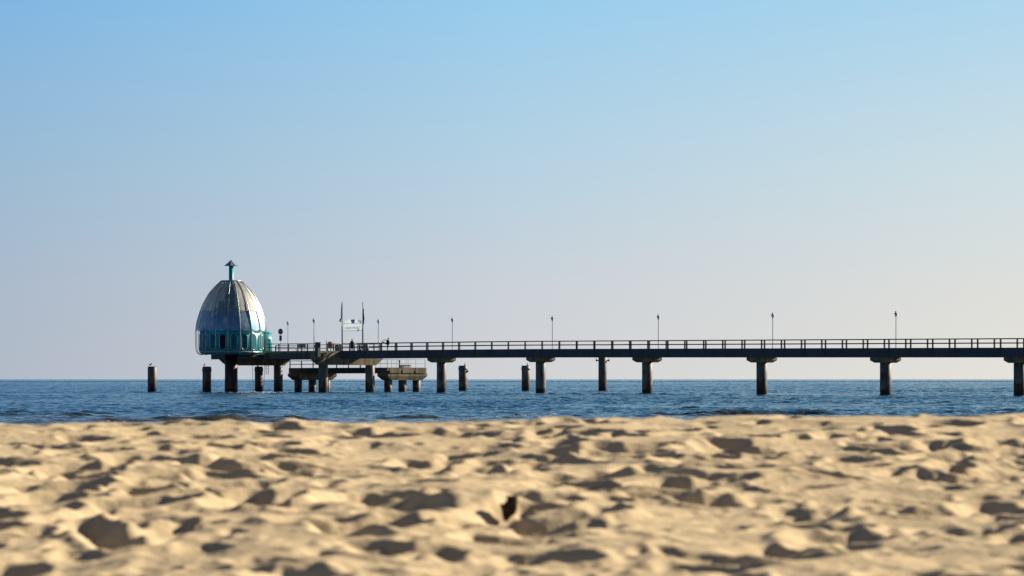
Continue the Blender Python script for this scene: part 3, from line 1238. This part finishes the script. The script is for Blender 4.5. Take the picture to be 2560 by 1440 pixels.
    mb.build("wall", M_teal, hut)
    mb = MB()
    mb.lathe(p2, [(1.60, zt2 - 0.245), (1.60, zt2 - 0.12), (1.3, zt2 - 0.02), (0.2, zt2 + 0.02)], 40)
    mb.build("roof", M_teal, hut)
    mb = MB()
    mb.box(p2 + U * 1.53 + Z * 1.02, (0.05, 0.42, 1.0), AX)
    mb.build("door", M_tealdark, hut)
    # hanging ladder and cables under the head
    s3 = S_NEAR - 0.12
    t3 = t_at(668, s3)
    zl0, zl1 = ZHEAD - 0.4, z_at(936, t3, s3)
    lad = thing("hanging_ladder", P(t3, s3, zl1), "dark metal ladder hanging free under the pier head edge", "ladder")
    for d in (-0.3, 0.3):
        mb = MB()
        mb.tube([P(t3 + d, s3, zl1), P(t3 + d, s3, zl0)], 0.04, 6)
        mb.build("stile", M_steel, lad)
    n = 9
    for i in range(n):
        mb = MB()
        z = zl1 + 0.12 + (zl0 - zl1 - 0.2) * i / (n - 1)
        mb.tube([P(t3 - 0.27, s3, z), P(t3 + 0.27, s3, z)], 0.025, 6)
        mb.build("rung", M_steel, lad)
    for x0, x1, lab in ((629, 632, "thin dark cable hanging straight into the water right of the gondola column"), (662, 657, "thin dark cable slanting into the water below the hanging ladder")):
        ta, tb = t_at(x0, s3), t_at(x1, s3)
        pa, pb = P(ta, s3 + 0.1, ZHEAD - 0.8), P(tb, s3 + 0.1, -0.6)
        mb = MB()
        mb.tube([pa, pa.lerp(pb, 0.35) + Z * -0.02, pa.lerp(pb, 0.7), pb], 0.035, 6)
        tag(mb.build("cable", M_steel, None, pb), lab, "cable", "cables hanging by the gondola")


build_gondola()


# ------------------------------------------------------------------ old free-standing piles and what sits on them
def at(x, Y):
    return Vector(((x - 1280) / F * Y, Y, 0))


def gull(loc, rot, lab, sc=1.0):
    g = thing("seabird", loc, lab, "bird", "seabirds resting on the old piles")
    M = Matrix.Translation(loc) @ Matrix.Rotation(rot, 4, 'Z') @ Matrix.Scale(sc, 4)
    T = lambda p: M @ Vector(p)
    b = MB()
    pts = [(-0.26, 0, 0.17), (-0.18, 0, 0.19), (-0.08, 0, 0.22), (0.03, 0, 0.25), (0.12, 0, 0.29), (0.16, 0, 0.35), (0.18, 0, 0.40), (0.215, 0, 0.415), (0.24, 0, 0.41)]
    b.tube([T(p) for p in pts], [0.02 * sc, 0.06 * sc, 0.095 * sc, 0.105 * sc, 0.08 * sc, 0.05 * sc, 0.052 * sc, 0.045 * sc, 0.015 * sc], 10)
    body = b.build("body", M_gull, g)
    k = MB()
    k.tube([T((0.235, 0, 0.41)), T((0.30, 0, 0.395))], [0.016 * sc, 0.003 * sc], 6)
    k.build("beak", M_beak, g)
    for sgn in (-1, 1):
        w = MB()
        w.tube([T((0.10, 0.085 * sgn, 0.27)), T((-0.05, 0.105 * sgn, 0.245)), T((-0.20, 0.07 * sgn, 0.20)), T((-0.33, 0.02 * sgn, 0.175))], [0.03 * sc, 0.05 * sc, 0.035 * sc, 0.008 * sc], 8)
        w.build("wing", M_gull, g)
        l = MB()
        l.tube([T((0.0, 0.035 * sgn, 0.17)), T((0.0, 0.035 * sgn, 0.0))], 0.010 * sc, 6)
        l.tube([T((-0.01, 0.035 * sgn, 0.008)), T((0.06, 0.035 * sgn, 0.008))], 0.012 * sc, 6)
        l.build("leg", M_beak, g)
    return g


def build_old_piles():
    grp = "old free-standing piles"
    data = [  # x, Y, top y, radius, label, topping
        (380.5, 470, 917, 0.71, "weathered old pile standing alone left of the gondola, a seabird on top", 'bird'),
        (517, 480, 917, 0.70, "weathered old pile with a rusty collar standing under the gondola's left side", 'bird'),
        (647, 486, 917, 0.66, "weathered old pile under the pier head between two hanging cables", 'stub'),
        (1157.5, 515, 914.5, 0.74, "short old pile with a broken collar standing just right of the landing end", 'pin'),
        (1314.5, 515, 914.5, 0.72, "short old pile with a notched collar standing close left of a pier pillar", 'pin'),
        (1506.5, 512, 890, 0.72, "tall old pile with two short side arms rising behind the girder", 'arms'),
    ]
    for x, Y, ty, rad, lab, kind in data:
        b = at(x, Y)
        zt = HC + (HORIZON - ty) * Y / F
        th = thing("old_pile", b, lab, "pile", grp)
        mb = MB()
        pile_mesh(mb, b, rad, -4, zt - 0.02)
        mb.build("shaft", M_oldpile, th)
        mb = MB()
        mb.lathe(b, [(rad - 0.02, zt - 0.019), (rad + 0.02, zt + 0.03), (rad * 0.5, zt + 0.05), (0.05, zt + 0.05)], 24)
        mb.build("cap_plate", M_steel, th)
        if kind != 'arms' and x != 380.5:
            mb = MB()
            mb.lathe(b, [(rad + 0.004, zt - 0.75), (rad + 0.06, zt - 0.73), (rad + 0.06, zt - 0.30), (rad + 0.004, zt - 0.27)], 28)
            mb.build("collar", M_oldpile, th)
        if kind == 'pin':
            mb = MB()
            q = b + Vector((0.32 if x < 1200 else 0.25, -0.1, zt + 0.03))
            mb.tube([q, q + Z * 0.3, q + Z * 0.55], [0.10, 0.07, 0.02], 8)
            mb.build("iron_pin", M_steel, th)
            if x < 1200:
                mb = MB()
                mb.box(b + Vector((rad + 0.02, -0.25, zt - 0.95)), (0.16, 0.14, 0.16))
                mb.build("bracket", M_steel, th)
        if kind == 'stub':
            mb = MB()
            q = b + Vector((-0.15, 0, zt + 0.03))
            mb.lathe(q, [(0.14, 0), (0.10, 0.22), (0.12, 0.30), (0.02, 0.34)], 10)
            mb.build("mooring_stub", M_steel, th)
        if kind == 'arms':
            za = HC + (HORIZON - 901) * Y / F
            for sgn in (-1, 1):
                mb = MB()
                mb.box(b + Vector((sgn * (rad + 0.20), 0, za)), (0.22, 0.10, 0.10))
                mb.box(b + Vector((sgn * (rad + 0.36), 0, za)), (0.10, 0.16, 0.17))
                mb.tube([b + Vector((sgn * (rad + 0.36), 0, za + 0.1)), b + Vector((sgn * (rad + 0.36), 0, za + 0.75))], 0.03, 6)
                mb.build("side_arm", M_steel, th)
        if kind == 'bird':
            q = b + Vector((-0.25 if x < 400 else -0.40, -0.1, zt + 0.055))
            if x < 400:
                gull(q, R(50), "dark seabird perched on the lone old pile at far left", 1.2)
            else:
                gull(q, R(75), "small dark seabird perched on the old pile under the gondola", 1.0)


build_old_piles()


# ------------------------------------------------------------------ lamps
def build_lamps():
    labs = {720: "slim lamp post beside the round sign on the pier head",
            785: "slim pale lamp post on the front edge of the pier head beside the navy cabinet",
            946: "slim lamp post just right of the two flagpoles",
            1131: "slim lamp post above the first pier pillar right of the landing stage",
            1381: "slim lamp post above the pillar with a short old pile on its left",
            1646: "slim lamp post above the pillar next right of the tall old pile",
            1932: "slim lamp post second from the right end",
            2240: "tallest slim lamp post, nearest the right edge"}
    spec = [(720, 4.6, 802, ZHEAD - 0.03), (785, S_NEAR - 0.10, 795, None), (946, WID + 0.22, 797, None), (1131, WID + 0.22, 793, None),
            (1381, WID + 0.22, 789, None), (1646, WID + 0.22, 785, None), (1932, WID + 0.22, 781, None), (2240, WID + 0.22, 777, None)]
    for x, s, ytop, zbase in spec:
        t = t_at(x, s)
        zt = z_at(ytop, t, s)
        zb = zbase if zbase is not None else (z_at(887, t, s) if x == 785 else ztop(t) - 0.9)
        b = P(t, s, zb)
        l = thing("street_lamp", b, labs[x], "lamp post", "lamp posts along the pier")
        h = zt - zb
        q = MB()
        q.lathe(b, [(0.10, 0), (0.10, 0.9), (0.065, 1.0), (0.05, h - 0.82), (0.055, h - 0.78)], 10)
        q.build("pole", M_lamp, l)
        hd = MB()
        hd.lathe(b, [(0.05, h - 0.79), (0.13, h - 0.70), (0.15, h - 0.66), (0.05, h - 0.64)], 14)
        head = hd.build("lamp_head", M_lampdark, l)
        gl = MB()
        gl.lathe(b, [(0.12, h - 0.645), (0.19, h - 0.55), (0.20, h - 0.46), (0.14, h - 0.405)], 14)
        gl.build("globe", M_globe, head)
        cp = MB()
        cp.lathe(b, [(0.30, h - 0.40), (0.29, h - 0.36), (0.14, h - 0.26), (0.09, h - 0.14), (0.11, h - 0.10), (0.07, h - 0.03), (0.01, h)], 14)
        cp.build("hood", M_lampdark, head)


build_lamps()


# ------------------------------------------------------------------ flagpoles, sign boards and deck furniture
def build_deck_things():
    zt = ZHEAD - 0.03
    # flagpoles
    sF = 0.45
    for x, ytop, lab, right in ((855.5, 754, "dark flagpole with a limp flag, left of the white welcome board", False),
                                (907, 755, "dark flagpole with a furled navy flag, right of the white welcome board", True)):
        t = t_at(x, sF)
        z0 = ztop(t)
        z1 = z_at(ytop, t, sF)
        b = P(t, sF, z0 - 0.05)
        f = thing("flagpole", b, lab, "flagpole", "flagpoles flanking the white board")
        h = z1 - z0
        q = MB()
        q.lathe(b, [(0.11, 0), (0.11, 3.8), (0.075, 3.9), (0.05, h - 0.05), (0.07, h), (0.01, h + 0.08)], 10)
        q.build("pole", M_pole, f)
        fl = MB()
        n = 12
        if right:
            prof = [(0.0, h - 0.9), (0.05, h - 1.1), (0.11, h - 1.5), (0.14, h - 2.0), (0.13, h - 2.5), (0.06, h - 2.9), (0.08, h - 3.2), (0.03, h - 3.6)]
            fl.tube([b + Vector((0.10 + 0.05 * math.sin(3 * z), 0.02 * math.cos(4 * z), z)) for r_, z in prof], [max(r_, 0.02) for r_, z in prof], 8)
            fl.build("flag", M_flag, f)
        else:
            prof = [(0.02, h - 0.2), (0.05, h - 0.7), (0.06, h - 1.4), (0.07, h - 2.2), (0.05, h - 2.6)]
            fl.tube([b + Vector((-0.13 + 0.04 * math.sin(3 * z), 0, z)) for r_, z in prof], [r_ for r_, z in prof], 8)
            o = fl.build("flag", M_flag2, f)
            e = MB()
            e.tube([b + Vector((-0.10, 0, h - 2.45)), b + Vector((-0.26, 0, h - 2.72)), b + Vector((-0.34, 0, h - 3.0)), b + Vector((-0.12, 0, h - 3.1))], [0.04, 0.12, 0.13, 0.04], 8)
            e.build("flag_end", M_flag, o)
    # welcome board between the flagpoles
    t0, t1 = t_at(858.5, sF), t_at(905, sF)
    tm = (t0 + t1) / 2
    hw = (t1 - t0) / 2
    zb, zm, zp = z_at(828, tm, sF), z_at(808.5, tm, sF), z_at(797, tm, sF)
    w = thing("welcome_board", P(tm, sF, zb), "white arched welcome board with two grey words hanging between two flagpoles", "sign")
    q = MB()
    q.box(P(tm, sF, (zb + zm) / 2), (hw - 0.02, 0.04, (zm - zb) / 2), AX)
    q.build("panel", M_board, w)
    q = MB()
    n = 20
    top = []
    for i in range(n + 1):
        a = i / n * 2 - 1
        top.append((tm + a * (hw - 0.05), zm + 0.02 + (zp - zm) * (1 - abs(a) ** 2.6) * 0.98))
    vs, fs = [], []
    for s in (sF - 0.035, sF + 0.035):
        for tt, zz in top:
            vs.append(P(tt, s, zz))
        for tt, zz in top:
            vs.append(P(tt, s, zm + 0.004))
    m_ = 2 * (n + 1)
    for i in range(n):
        fs.append((n + 1 + i, n + 2 + i, i + 1, i))
        fs.append((m_ + i, m_ + i + 1, m_ + n + 2 + i, m_ + n + 1 + i))
        fs.append((i, i + 1, m_ + i + 1, m_ + i))
    q.add(vs, fs)
    arch = q.build("arch", M_board, w)
    q = MB()
    q.hexa([P(tm + a, sF + s, z) for z, aa in ((zm + 0.03, 0.30), (zp - 0.10, 0.52)) for a, s in ((-aa + 0.12, -0.06), (aa + 0.12, -0.06), (aa + 0.12, -0.036), (-aa + 0.12, -0.036))])
    q.build("picture", M_bluepic, arch)
    q = MB()
    q.box(P(tm + hw * 0.80, sF + 0.12, zm + 0.42), (0.42, 0.20, 0.16), (U * 0.93 - Z * 0.36, V, Z * 0.93 + U * 0.36))
    q.build("spotlight", M_board, w)
    for zz in (zb + 0.1, zm - 0.05):
        q = MB()
        q.tube([P(t0 - 0.3, sF, zz), P(t1 + 0.3, sF, zz)], 0.03, 6)
        q.build("bracket", M_board, w)
    cu = bpy.data.curves.new("lettering", 'FONT')
    cu.body = "OSTSEEBAD ZINNOWITZ"
    cu.size = 0.48
    cu.align_x = 'CENTER'
    cu.align_y = 'CENTER'
    cu.extrude = 0.008
    tmp = bpy.data.objects.new("lettering_source", cu)
    COL.objects.link(tmp)
    dg = bpy.context.evaluated_depsgraph_get()
    me = bpy.data.meshes.new_from_object(tmp.evaluated_get(dg))
    bpy.data.objects.remove(tmp)
    xs = [v.co.x for v in me.vertices]
    wd = max(xs) - min(xs)
    kx = (2 * hw * 0.84) / wd
    zc = z_at(820, tm, sF)
    tx = MB()
    tx.v = [tuple(P(tm + v.co.x * kx, sF - 0.05 + v.co.z * 0.5, zc + v.co.y)) for v in me.vertices]
    tx.f = [tuple(p.vertices) for p in me.polygons]
    tx.m = [0] * len(tx.f)
    tx.smooth = [False] * len(tx.f)
    tx.build("lettering", M_text, w)

    # round sign by the hut
    s = S_NEAR + 0.9
    t = t_at(701.5, s)
    b = P(t, s, zt)
    r_ = thing("round_sign", b, "dark round sign with blue plate on a thin pole, right of the teal hut", "sign")
    zc = z_at(829, t, s) - zt
    q = MB()
    q.lathe(b, [(0.04, 0), (0.04, zc + 0.4)], 8)
    q.build("pole", M_lamp, r_)
    q = MB()
    n = 28
    rad = 0.42
    vs = [b + Vector((rad * 0.86 * math.cos(2 * PI * i / n), yy, zc + rad * 1.08 * math.sin(2 * PI * i / n))) for yy in (-0.075, -0.045) for i in range(n)]
    q.add(vs, [tuple(range(n)), tuple(range(2 * n - 1, n - 1, -1))] + [(i, n + i, n + (i + 1) % n, (i + 1) % n) for i in range(n)])
    q.build("disc", M_signback, r_)
    q = MB()
    q.tube([b + Vector((rad * 0.84 * math.cos(2 * PI * i / n), -0.08, zc + rad * 1.06 * math.sin(2 * PI * i / n))) for i in range(n)], 0.03, 6, closed=True)
    q.box(b + Vector((0, -0.085, zc)), (0.28, 0.008, 0.035))
    q.box(b + Vector((0, -0.086, zc)), (0.035, 0.008, 0.34))
    q.build("rim", M_pole, r_)
    q = MB()
    z0, z1 = z_at(852, t, s) - zt, z_at(838.5, t, s) - zt
    q.box(b + Vector((0, -0.06, (z0 + z1) / 2)), (0.20, 0.02, (z1 - z0) / 2))
    q.build("plate", M_signblue, r_)

    # tall navy cabinet at the front edge
    s = S_NEAR - 0.32
    t = t_at(794.5, s)
    z0, z1 = z_at(892, t, s), z_at(857, t, s)
    b = P(t, s, z0)
    c = thing("cabinet", b, "tall navy cabinet hung on the front edge of the pier head", "cabinet")
    q = MB()
    q.box(b + Z * ((z1 - z0) / 2), (0.34, 0.26, (z1 - z0) / 2), AX)
    q.build("body", M_navy, c)
    q = MB()
    q.box(b + Z * (z1 - z0 + 0.05), (0.38, 0.30, 0.045), AX)
    q.build("lid", M_navy, c)
    q = MB()
    q.box(b - V * 0.275 + Z * 0.55 * (z1 - z0), (0.27, 0.012, 0.32 * (z1 - z0)), AX)
    q.build("door", M_steel, c)

    # red rescue box on a post
    s = -0.8
    t = t_at(827, s)
    b = P(t, s, zt)
    zz0, zz1 = z_at(869, t, s) - zt, z_at(855, t, s) - zt
    c = thing("rescue_box", b, "dark red rescue box with a faded pinkish lid on a short post by the railing", "rescue box")
    q = MB()
    q.lathe(b, [(0.07, 0), (0.07, 0.55)], 8)
    q.build("post", M_steel, c)
    q = MB()
    q.box(b + Z * ((0.5 + zz1 - 0.25) / 2), (0.52, 0.26, (zz1 - 0.25 - 0.5) / 2), AX)
    q.build("body", M_red, c)
    q = MB()
    h0 = zz1 - 0.246
    q.hexa([b + U * a + V * d + Z * z for z, k in ((h0, 1.0), (zz1 + 0.06, 0.62)) for a, d in ((-0.55 * k, -0.29 * k), (0.55 * k, -0.29 * k), (0.55 * k, 0.29 * k), (-0.55 * k, 0.29 * k))])
    q.build("lid", M_pink, c)

    # blue-grey bins / boxes
    for x, s, hh, ww, lab in ((843.5, 0.9, 1.05, 0.40, "blue-grey litter bin between the red rescue box and the left flagpole"),
                              (915.5, 1.4, 1.15, 0.42, "blue-grey litter bin on the deck just right of the right flagpole")):
        t = t_at(x, s)
        b = P(t, s, ztop(t) - 0.06)
        c = thing("litter_bin", b, lab, "bin", "blue-grey bins on the deck")
        q = MB()
        q.lathe(b, [(ww * 0.82, 0.06), (ww, 0.12), (ww, hh - 0.1)], 20)
        q.build("body", M_blue, c)
        q = MB()
        q.lathe(b, [(ww + 0.02, hh - 0.096), (ww + 0.02, hh - 0.04), (ww * 0.6, hh), (0.05, hh + 0.02)], 20)
        q.build("lid", M_navy, c)

    # lattice planter screen at the right flagpole
    s = 0.6
    for x0, x1, lab in ((894, 903, "olive lattice screen left of the right flagpole foot"),):
        ta, tb = t_at(x0, s), t_at(x1, s)
        b = P((ta + tb) / 2, s, ztop(ta) - 0.06)
        c = thing("lattice_screen", b, lab, "screen")
        hw_ = (tb - ta) / 2
        q = MB()
        for d in (-hw_, hw_):
            q.box(b + U * d + Z * 0.6, (0.05, 0.05, 0.6), AX)
        q.box(b + Z * 1.15, (hw_ - 0.052, 0.04, 0.05), AX)
        q.box(b + Z * 0.12, (hw_ - 0.052, 0.04, 0.05), AX)
        q.build("frame", M_lattice, c)
        q = MB()
        for i in range(5):
            a0 = -hw_ + 0.1 + i * (2 * hw_ - 0.2) / 4
            q.tube([b + U * a0 + Z * 0.18, b + U * (-a0) + Z * 1.1], 0.025, 5)
            q.tube([b + U * a0 + Z * 0.18 + V * 0.03, b + U * a0 + Z * 1.1 + V * 0.03], 0.025, 5)
        q.build("slats", M_lattice, c)

    # long dark bench back on the pier head
    s = CS - 2.5
    ta, tb = t_at(741, s), t_at(761, s)
    tm_, hw_ = (ta + tb) / 2, (tb - ta) / 2
    b = P(tm_, s, zt)
    c = thing("bench", b, "long dark wooden bench on the pier head right of the round sign", "bench")
    q = MB()
    for k in range(3):
        q.box(b + V * (-0.2 + 0.17 * k) + Z * 0.46, (hw_, 0.07, 0.03), AX)
    q.build("seat", M_wood, c)
    q = MB()
    for k in range(4):
        q.box(b + V * 0.26 + Z * (0.62 + 0.15 * k), (hw_, 0.03, 0.065), AX)
    q.build("backrest", M_wood, c)
    for d in (-hw_ + 0.15, hw_ - 0.15):
        q = MB()
        q.box(b + U * d + V * 0.21 + Z * 0.56, (0.04, 0.018, 0.56), AX)
        q.box(b + U * d - V * 0.18 + Z * 0.21, (0.04, 0.03, 0.21), AX)
        q.build("leg", M_steel, c)

    # thin post with nothing on it (left of the red box)
    s = S_NEAR + 0.5
    t = t_at(816, s)
    b = P(t, s, zt)
    q = MB()
    q.lathe(b, [(0.09, 0), (0.06, 0.1), (0.05, z_at(853, t, s) - zt), (0.02, z_at(852.5, t, s) - zt)], 8)
    tag(q.build("marker_post", M_steel, None, b), "thin bare dark post between the navy cabinet and the red rescue box", "post")


build_deck_things()


# ------------------------------------------------------------------ people
BULK = 1.22        # thick winter clothing


def skin_figure(name, joints, edges, mats, parent, root=0, sub=1):
    """One continuous surface grown from a skeleton of (x, y, z, radius) joints, baked to a plain mesh."""
    me = bpy.data.meshes.new(name + "_skeleton")
    me.from_pydata([j[:3] for j in joints], edges, [])
    tmp = bpy.data.objects.new(name + "_skeleton", me)
    COL.objects.link(tmp)
    md = tmp.modifiers.new("skin", 'SKIN')
    md.use_smooth_shade = True
    for i, v in enumerate(me.skin_vertices[0].data):
        r = joints[i][3]
        if r > 0.03 and joints[i][2] < 1.52:
            r *= BULK
        v.radius = (r, r) if not isinstance(r, tuple) else r
        v.use_root = (i == root)
    ss = tmp.modifiers.new("sub", 'SUBSURF')
    ss.levels = sub
    ss.render_levels = sub
    dg = bpy.context.evaluated_depsgraph_get()
    out = bpy.data.meshes.new_from_object(tmp.evaluated_get(dg))
    bpy.data.objects.remove(tmp)
    bpy.data.meshes.remove(me)
    out.name = name
    out.materials.clear()
    for m in mats:
        out.materials.append(m)
    o = bpy.data.objects.new(name, out)
    COL.objects.link(o)
    o.parent = parent
    ORG[o] = ORG[parent].copy()
    return o


def hand_chain(J, E, wrist, direction, curl, sideways):
    """palm and five fingers as short chains rooted in the palm"""
    d = Vector(direction).normalized()
    n = Vector(curl).normalized()
    s = Vector(sideways).normalized()
    w = Vector(J[wrist][:3])
    palm = w + d * 0.065
    J.append((*palm, 0.027))
    ip = len(J) - 1
    E.append((wrist, ip))
    for k, ln in ((-1.5, 0.062), (-0.5, 0.078), (0.5, 0.074), (1.5, 0.056)):
        a = palm + d * 0.035 + s * 0.018 * k
        b = a + d * ln * 0.5 + n * 0.010
        c = b + d * ln * 0.4 + n * 0.025
        i = len(J)
        J.extend([(*a, 0.011), (*b, 0.009), (*c, 0.008)])
        E.extend([(ip, i), (i, i + 1), (i + 1, i + 2)])
    a = w + d * 0.04 - s * 0.035
    b = a + d * 0.03 - s * 0.02 + n * 0.01
    i = len(J)
    J.extend([(*a, 0.012), (*b, 0.009)])
    E.extend([(ip, i), (i, i + 1)])


def paint(o, rule):
    for p in o.data.polygons:
        p.material_index = rule(p.center)
        p.use_smooth = True


def head_bits(th, hc, fwd, hair_mat, hood=False):
    """nose, ears, eyes and hair round a head centred at hc, facing fwd (figure space)"""
    f = Vector(fwd).normalized()
    s = Vector((-f.y, f.x, 0))
    b = ORG[th]
    hc = b + Vector(hc)
    q = MB()
    q.ball(hc + Z * 0.035 - f * 0.025, (0.098, 0.098, 0.105), 14)
    if hood:
        q.ball(hc - Z * 0.09 - f * 0.05, (0.09, 0.09, 0.08), 12)
    q.build("hair", hair_mat, th)
    q = MB()
    for sg in (-1, 1):
        q.ball(hc + f * 0.088 + s * (0.032 * sg) + Z * 0.0, 0.012, 8)
    q.build("eyes", M_hair, th)
    q = MB()
    q.tube([hc + f * 0.088 + Z * 0.01, hc + f * 0.112 - Z * 0.025, hc + f * 0.09 - Z * 0.032], [0.008, 0.014, 0.01], 6)
    for sg in (-1, 1):
        q.ball(hc + s * (0.088 * sg) - f * 0.005, (0.016, 0.016, 0.028), 8)
    q.tube([hc + f * 0.09 - Z * 0.055 + s * 0.022, hc + f * 0.095 - Z * 0.055, hc + f * 0.09 - Z * 0.055 - s * 0.022], 0.006, 5)
    q.build("face_features", M_skin, th)


def build_people():
    # 1: standing person in a long dark coat, seen from the side, at the far railing
    s = 2.2
    t = t_at(880, s)
    b = P(t, s, ztop(t) - 0.06)
    th = thing("person", b, "person standing upright in a long dark hooded coat between the two flagpoles", "person")
    J = [(0, 0, 0.98, 0.15), (0, 0, 1.18, 0.145), (0.0, 0, 1.38, 0.165), (0, 0, 1.50, 0.09), (0.005, -0.01, 1.585, 0.058), (0.01, -0.02, 1.70, 0.093), (0.01, -0.02, 1.77, 0.085)]
    E = [(0, 1), (1, 2), (2, 3), (3, 4), (4, 5), (5, 6)]

    def chain(start, pts):
        i = len(J)
        J.extend(pts)
        E.append((start, i))
        for k in range(len(pts) - 1):
            E.append((i + k, i + k + 1))
        return len(J) - 1
    chain(0, [(-0.09, 0, 0.90, 0.105), (-0.11, -0.02, 0.50, 0.068), (-0.12, 0.02, 0.09, 0.046), (-0.12, -0.13, 0.04, 0.040)])
    chain(0, [(0.09, 0, 0.90, 0.105), (0.08, -0.04, 0.50, 0.068), (0.10, 0.02, 0.09, 0.046), (0.10, -0.13, 0.04, 0.040)])
    for sg in (-1, 1):
        w = chain(2, [(0.185 * sg, 0, 1.42, 0.068), (0.235 * sg, 0.0, 1.14, 0.050), (0.22 * sg, -0.10, 0.91, 0.034)])
        hand_chain(J, E, w, (0, -0.2, -1), (-sg, -0.3, 0), (0, 1, 0))
    body = skin_figure("body", J, E, [M_jacket, M_skin], th)
    paint(body, lambda c: 1 if (c.z > 1.56 or (c.z < 0.88 and abs(c.x) > 0.18)) else 0)
    head_bits(th, (0.01, -0.02, 1.735), (-0.3, -1, 0), M_hair, True)
    q = MB()
    q.lathe(b, [(0.36, 0.50), (0.345, 0.56), (0.29, 0.95), (0.27, 1.15), (0.29, 1.32), (0.22, 1.47), (0.12, 1.56), (0.05, 1.56)], 20)
    q.build("coat", M_jacket, th)

    th.scale = (1.05, 1.05, 1.05)

    # 2: person stretching one leg on the railing, bending over towards the raised foot on the left
    s = 0.75
    t = t_at(969, s)
    b = P(t, s, ztop(t) - 0.06)
    th = thing("person", b, "person in dark clothes stretching one raised leg on the railing, arms reaching forward", "person")
    J = [(0.02, 0, 0.98, 0.14), (0.03, 0, 1.18, 0.135), (0.06, 0, 1.38, 0.150), (0.07, 0, 1.49, 0.085), (0.075, 0, 1.57, 0.056), (0.085, 0, 1.68, 0.093), (0.085, 0, 1.75, 0.085)]
    E = [(0, 1), (1, 2), (2, 3), (3, 4), (4, 5), (5, 6)]
    chain(0, [(0.02, 0.09, 0.90, 0.105), (0.0, 0.09, 0.50, 0.070), (-0.02, 0.09, 0.09, 0.047), (-0.14, 0.09, 0.04, 0.040)])
    chain(0, [(-0.06, -0.09, 0.93, 0.105), (-0.40, -0.09, 1.10, 0.075), (-0.76, -0.09, 1.24, 0.050), (-0.82, -0.09, 1.36, 0.042)])
    for sg in (-1, 1):
        w = chain(2, [(0.04, 0.17 * sg, 1.42, 0.068), (-0.24, 0.15 * sg, 1.53, 0.050), (-0.50, 0.08 * sg, 1.55, 0.036)])
        w = chain(w, [(-0.62, 0.03 * sg - 0.05, 1.48, 0.033)])
        hand_chain(J, E, w, (-0.8, -0.1 * sg, -0.5), (0, 0, -1), (0, 1, 0))
    body = skin_figure("body", J, E, [M_jacket2, M_skin, M_hair], th)
    paint(body, lambda c: 1 if (c.z > 1.545 and c.x > 0.0) or (c.x < -0.63 and c.z > 1.40) else (2 if c.z < 0.10 or c.x < -0.78 else 0))
    head_bits(th, (0.085, 0, 1.715), (-1, 0, 0), M_hair)
    q = MB()
    q.lathe(b + Vector((0.045, 0, 0)), [(0.225, 0.86), (0.22, 1.05), (0.22, 1.2), (0.235, 1.36), (0.18, 1.47), (0.09, 1.54)], 18)
    q.build("jacket", M_jacket2, th)
    th.scale = (1.08, 1.08, 1.08)


build_people()


# ------------------------------------------------------------------ small things on the sand, foam and glint flecks on the water
def build_small():
    Y = BARK_Y
    x = (1271 - 1280) / F * Y
    z = max(sand_z(x, Y), sand_base(x, Y) - 0.02)
    k = Y / F * 0.94
    r = np.random.default_rng(4)
    q = MB()
    outline = [(-4, 61), (8, 60), (16, 62), (24, 60), (26, 46), (24, 34), (22, 22), (19, 11), (7, 5), (-3, -6), (-12, -6), (-16, 8), (-19, 22), (-24, 36), (-20, 40), (-14, 38), (-9, 42), (-5, 48)]
    cx_, cz_ = 3.0, 26.0
    vs, fs = [], []
    n = len(outline)
    layers = [(-0.030, 0.55), (-0.026, 0.86), (-0.012, 1.0), (0.012, 1.0), (0.026, 0.84), (0.030, 0.5)]
    for dy, sc in layers:
        for a, b in outline:
            px, pz = cx_ + (a - cx_) * sc + r.uniform(-1, 1), cz_ + (b - cz_) * sc + r.uniform(-1, 1)
            vs.append((x + px * k, Y + dy + r.uniform(-0.003, 0.003) + (pz - cz_) * k * 0.25, z - 0.012 + pz * k))
    for l in range(len(layers) - 1):
        for a in range(n):
            b = (a + 1) % n
            fs.append((l * n + a, l * n + b, (l + 1) * n + b, (l + 1) * n + a))
    fs.append(tuple(range(n - 1, -1, -1)))
    fs.append(tuple((len(layers) - 1) * n + a for a in range(n)))
    q.add(vs, fs, True)
    tag(q.build("bark_piece", M_bark, None, (x, Y, z)), "dark jagged piece of bark half buried in the sand", "bark")

    # foam at the beach edge and round the piles; some white flecks model glints
    fm = mat("foam_and_glints", (0.80, 0.81, 0.80), 0.7, var=0.08, scale=8)
    q = MB()
    spots = [(420, 1043, 4, 0.10), (430, 1050, 5, 0.10), (480, 1050, 3, 0.08), (292, 1061, 6, 0.14), (1275, 1048, 16, 0.5), (1295, 1048, 16, 0.4), (1320, 1047, 12, 0.4), (1382, 1040, 10, 0.15),
             (2052, 1029, 10, 0.25), (2070, 1031, 10, 0.25), (1790, 1034, 4, 0.1), (893, 1043, 6, 0.15)]
    for px, py, n_, spread in spots:
        Yd = HC * F / (py - HORIZON) if True else 0
        Yd = min(Yd * 1.04, 190)
        xc = (px - 1280) / F * Yd
        for i in range(n_):
            xx = xc + r.normal(0, spread)
            yy = Yd + r.normal(0, 0.5)
            a, h = r.uniform(0.03, 0.11), r.uniform(0.015, 0.04)
            q.ball((xx, yy, sea_z(xx, yy) + h * 0.5), (a, a * 0.7, h), 8)
    for i in range(150):
        xx = (r.normal(655, 28) - 1280) / F * 455
        yy = 452 + r.normal(0, 3.5)
        a = r.uniform(0.06, 0.22)
        q.ball((xx, yy, sea_z(xx, yy) + 0.03), (a, a, 0.05), 6)
    tag(q.build("foam_and_glints", fm, None, (0, 150, 0)), "white flecks of foam and modelled wave glints", None, None, 'stuff')


build_small()
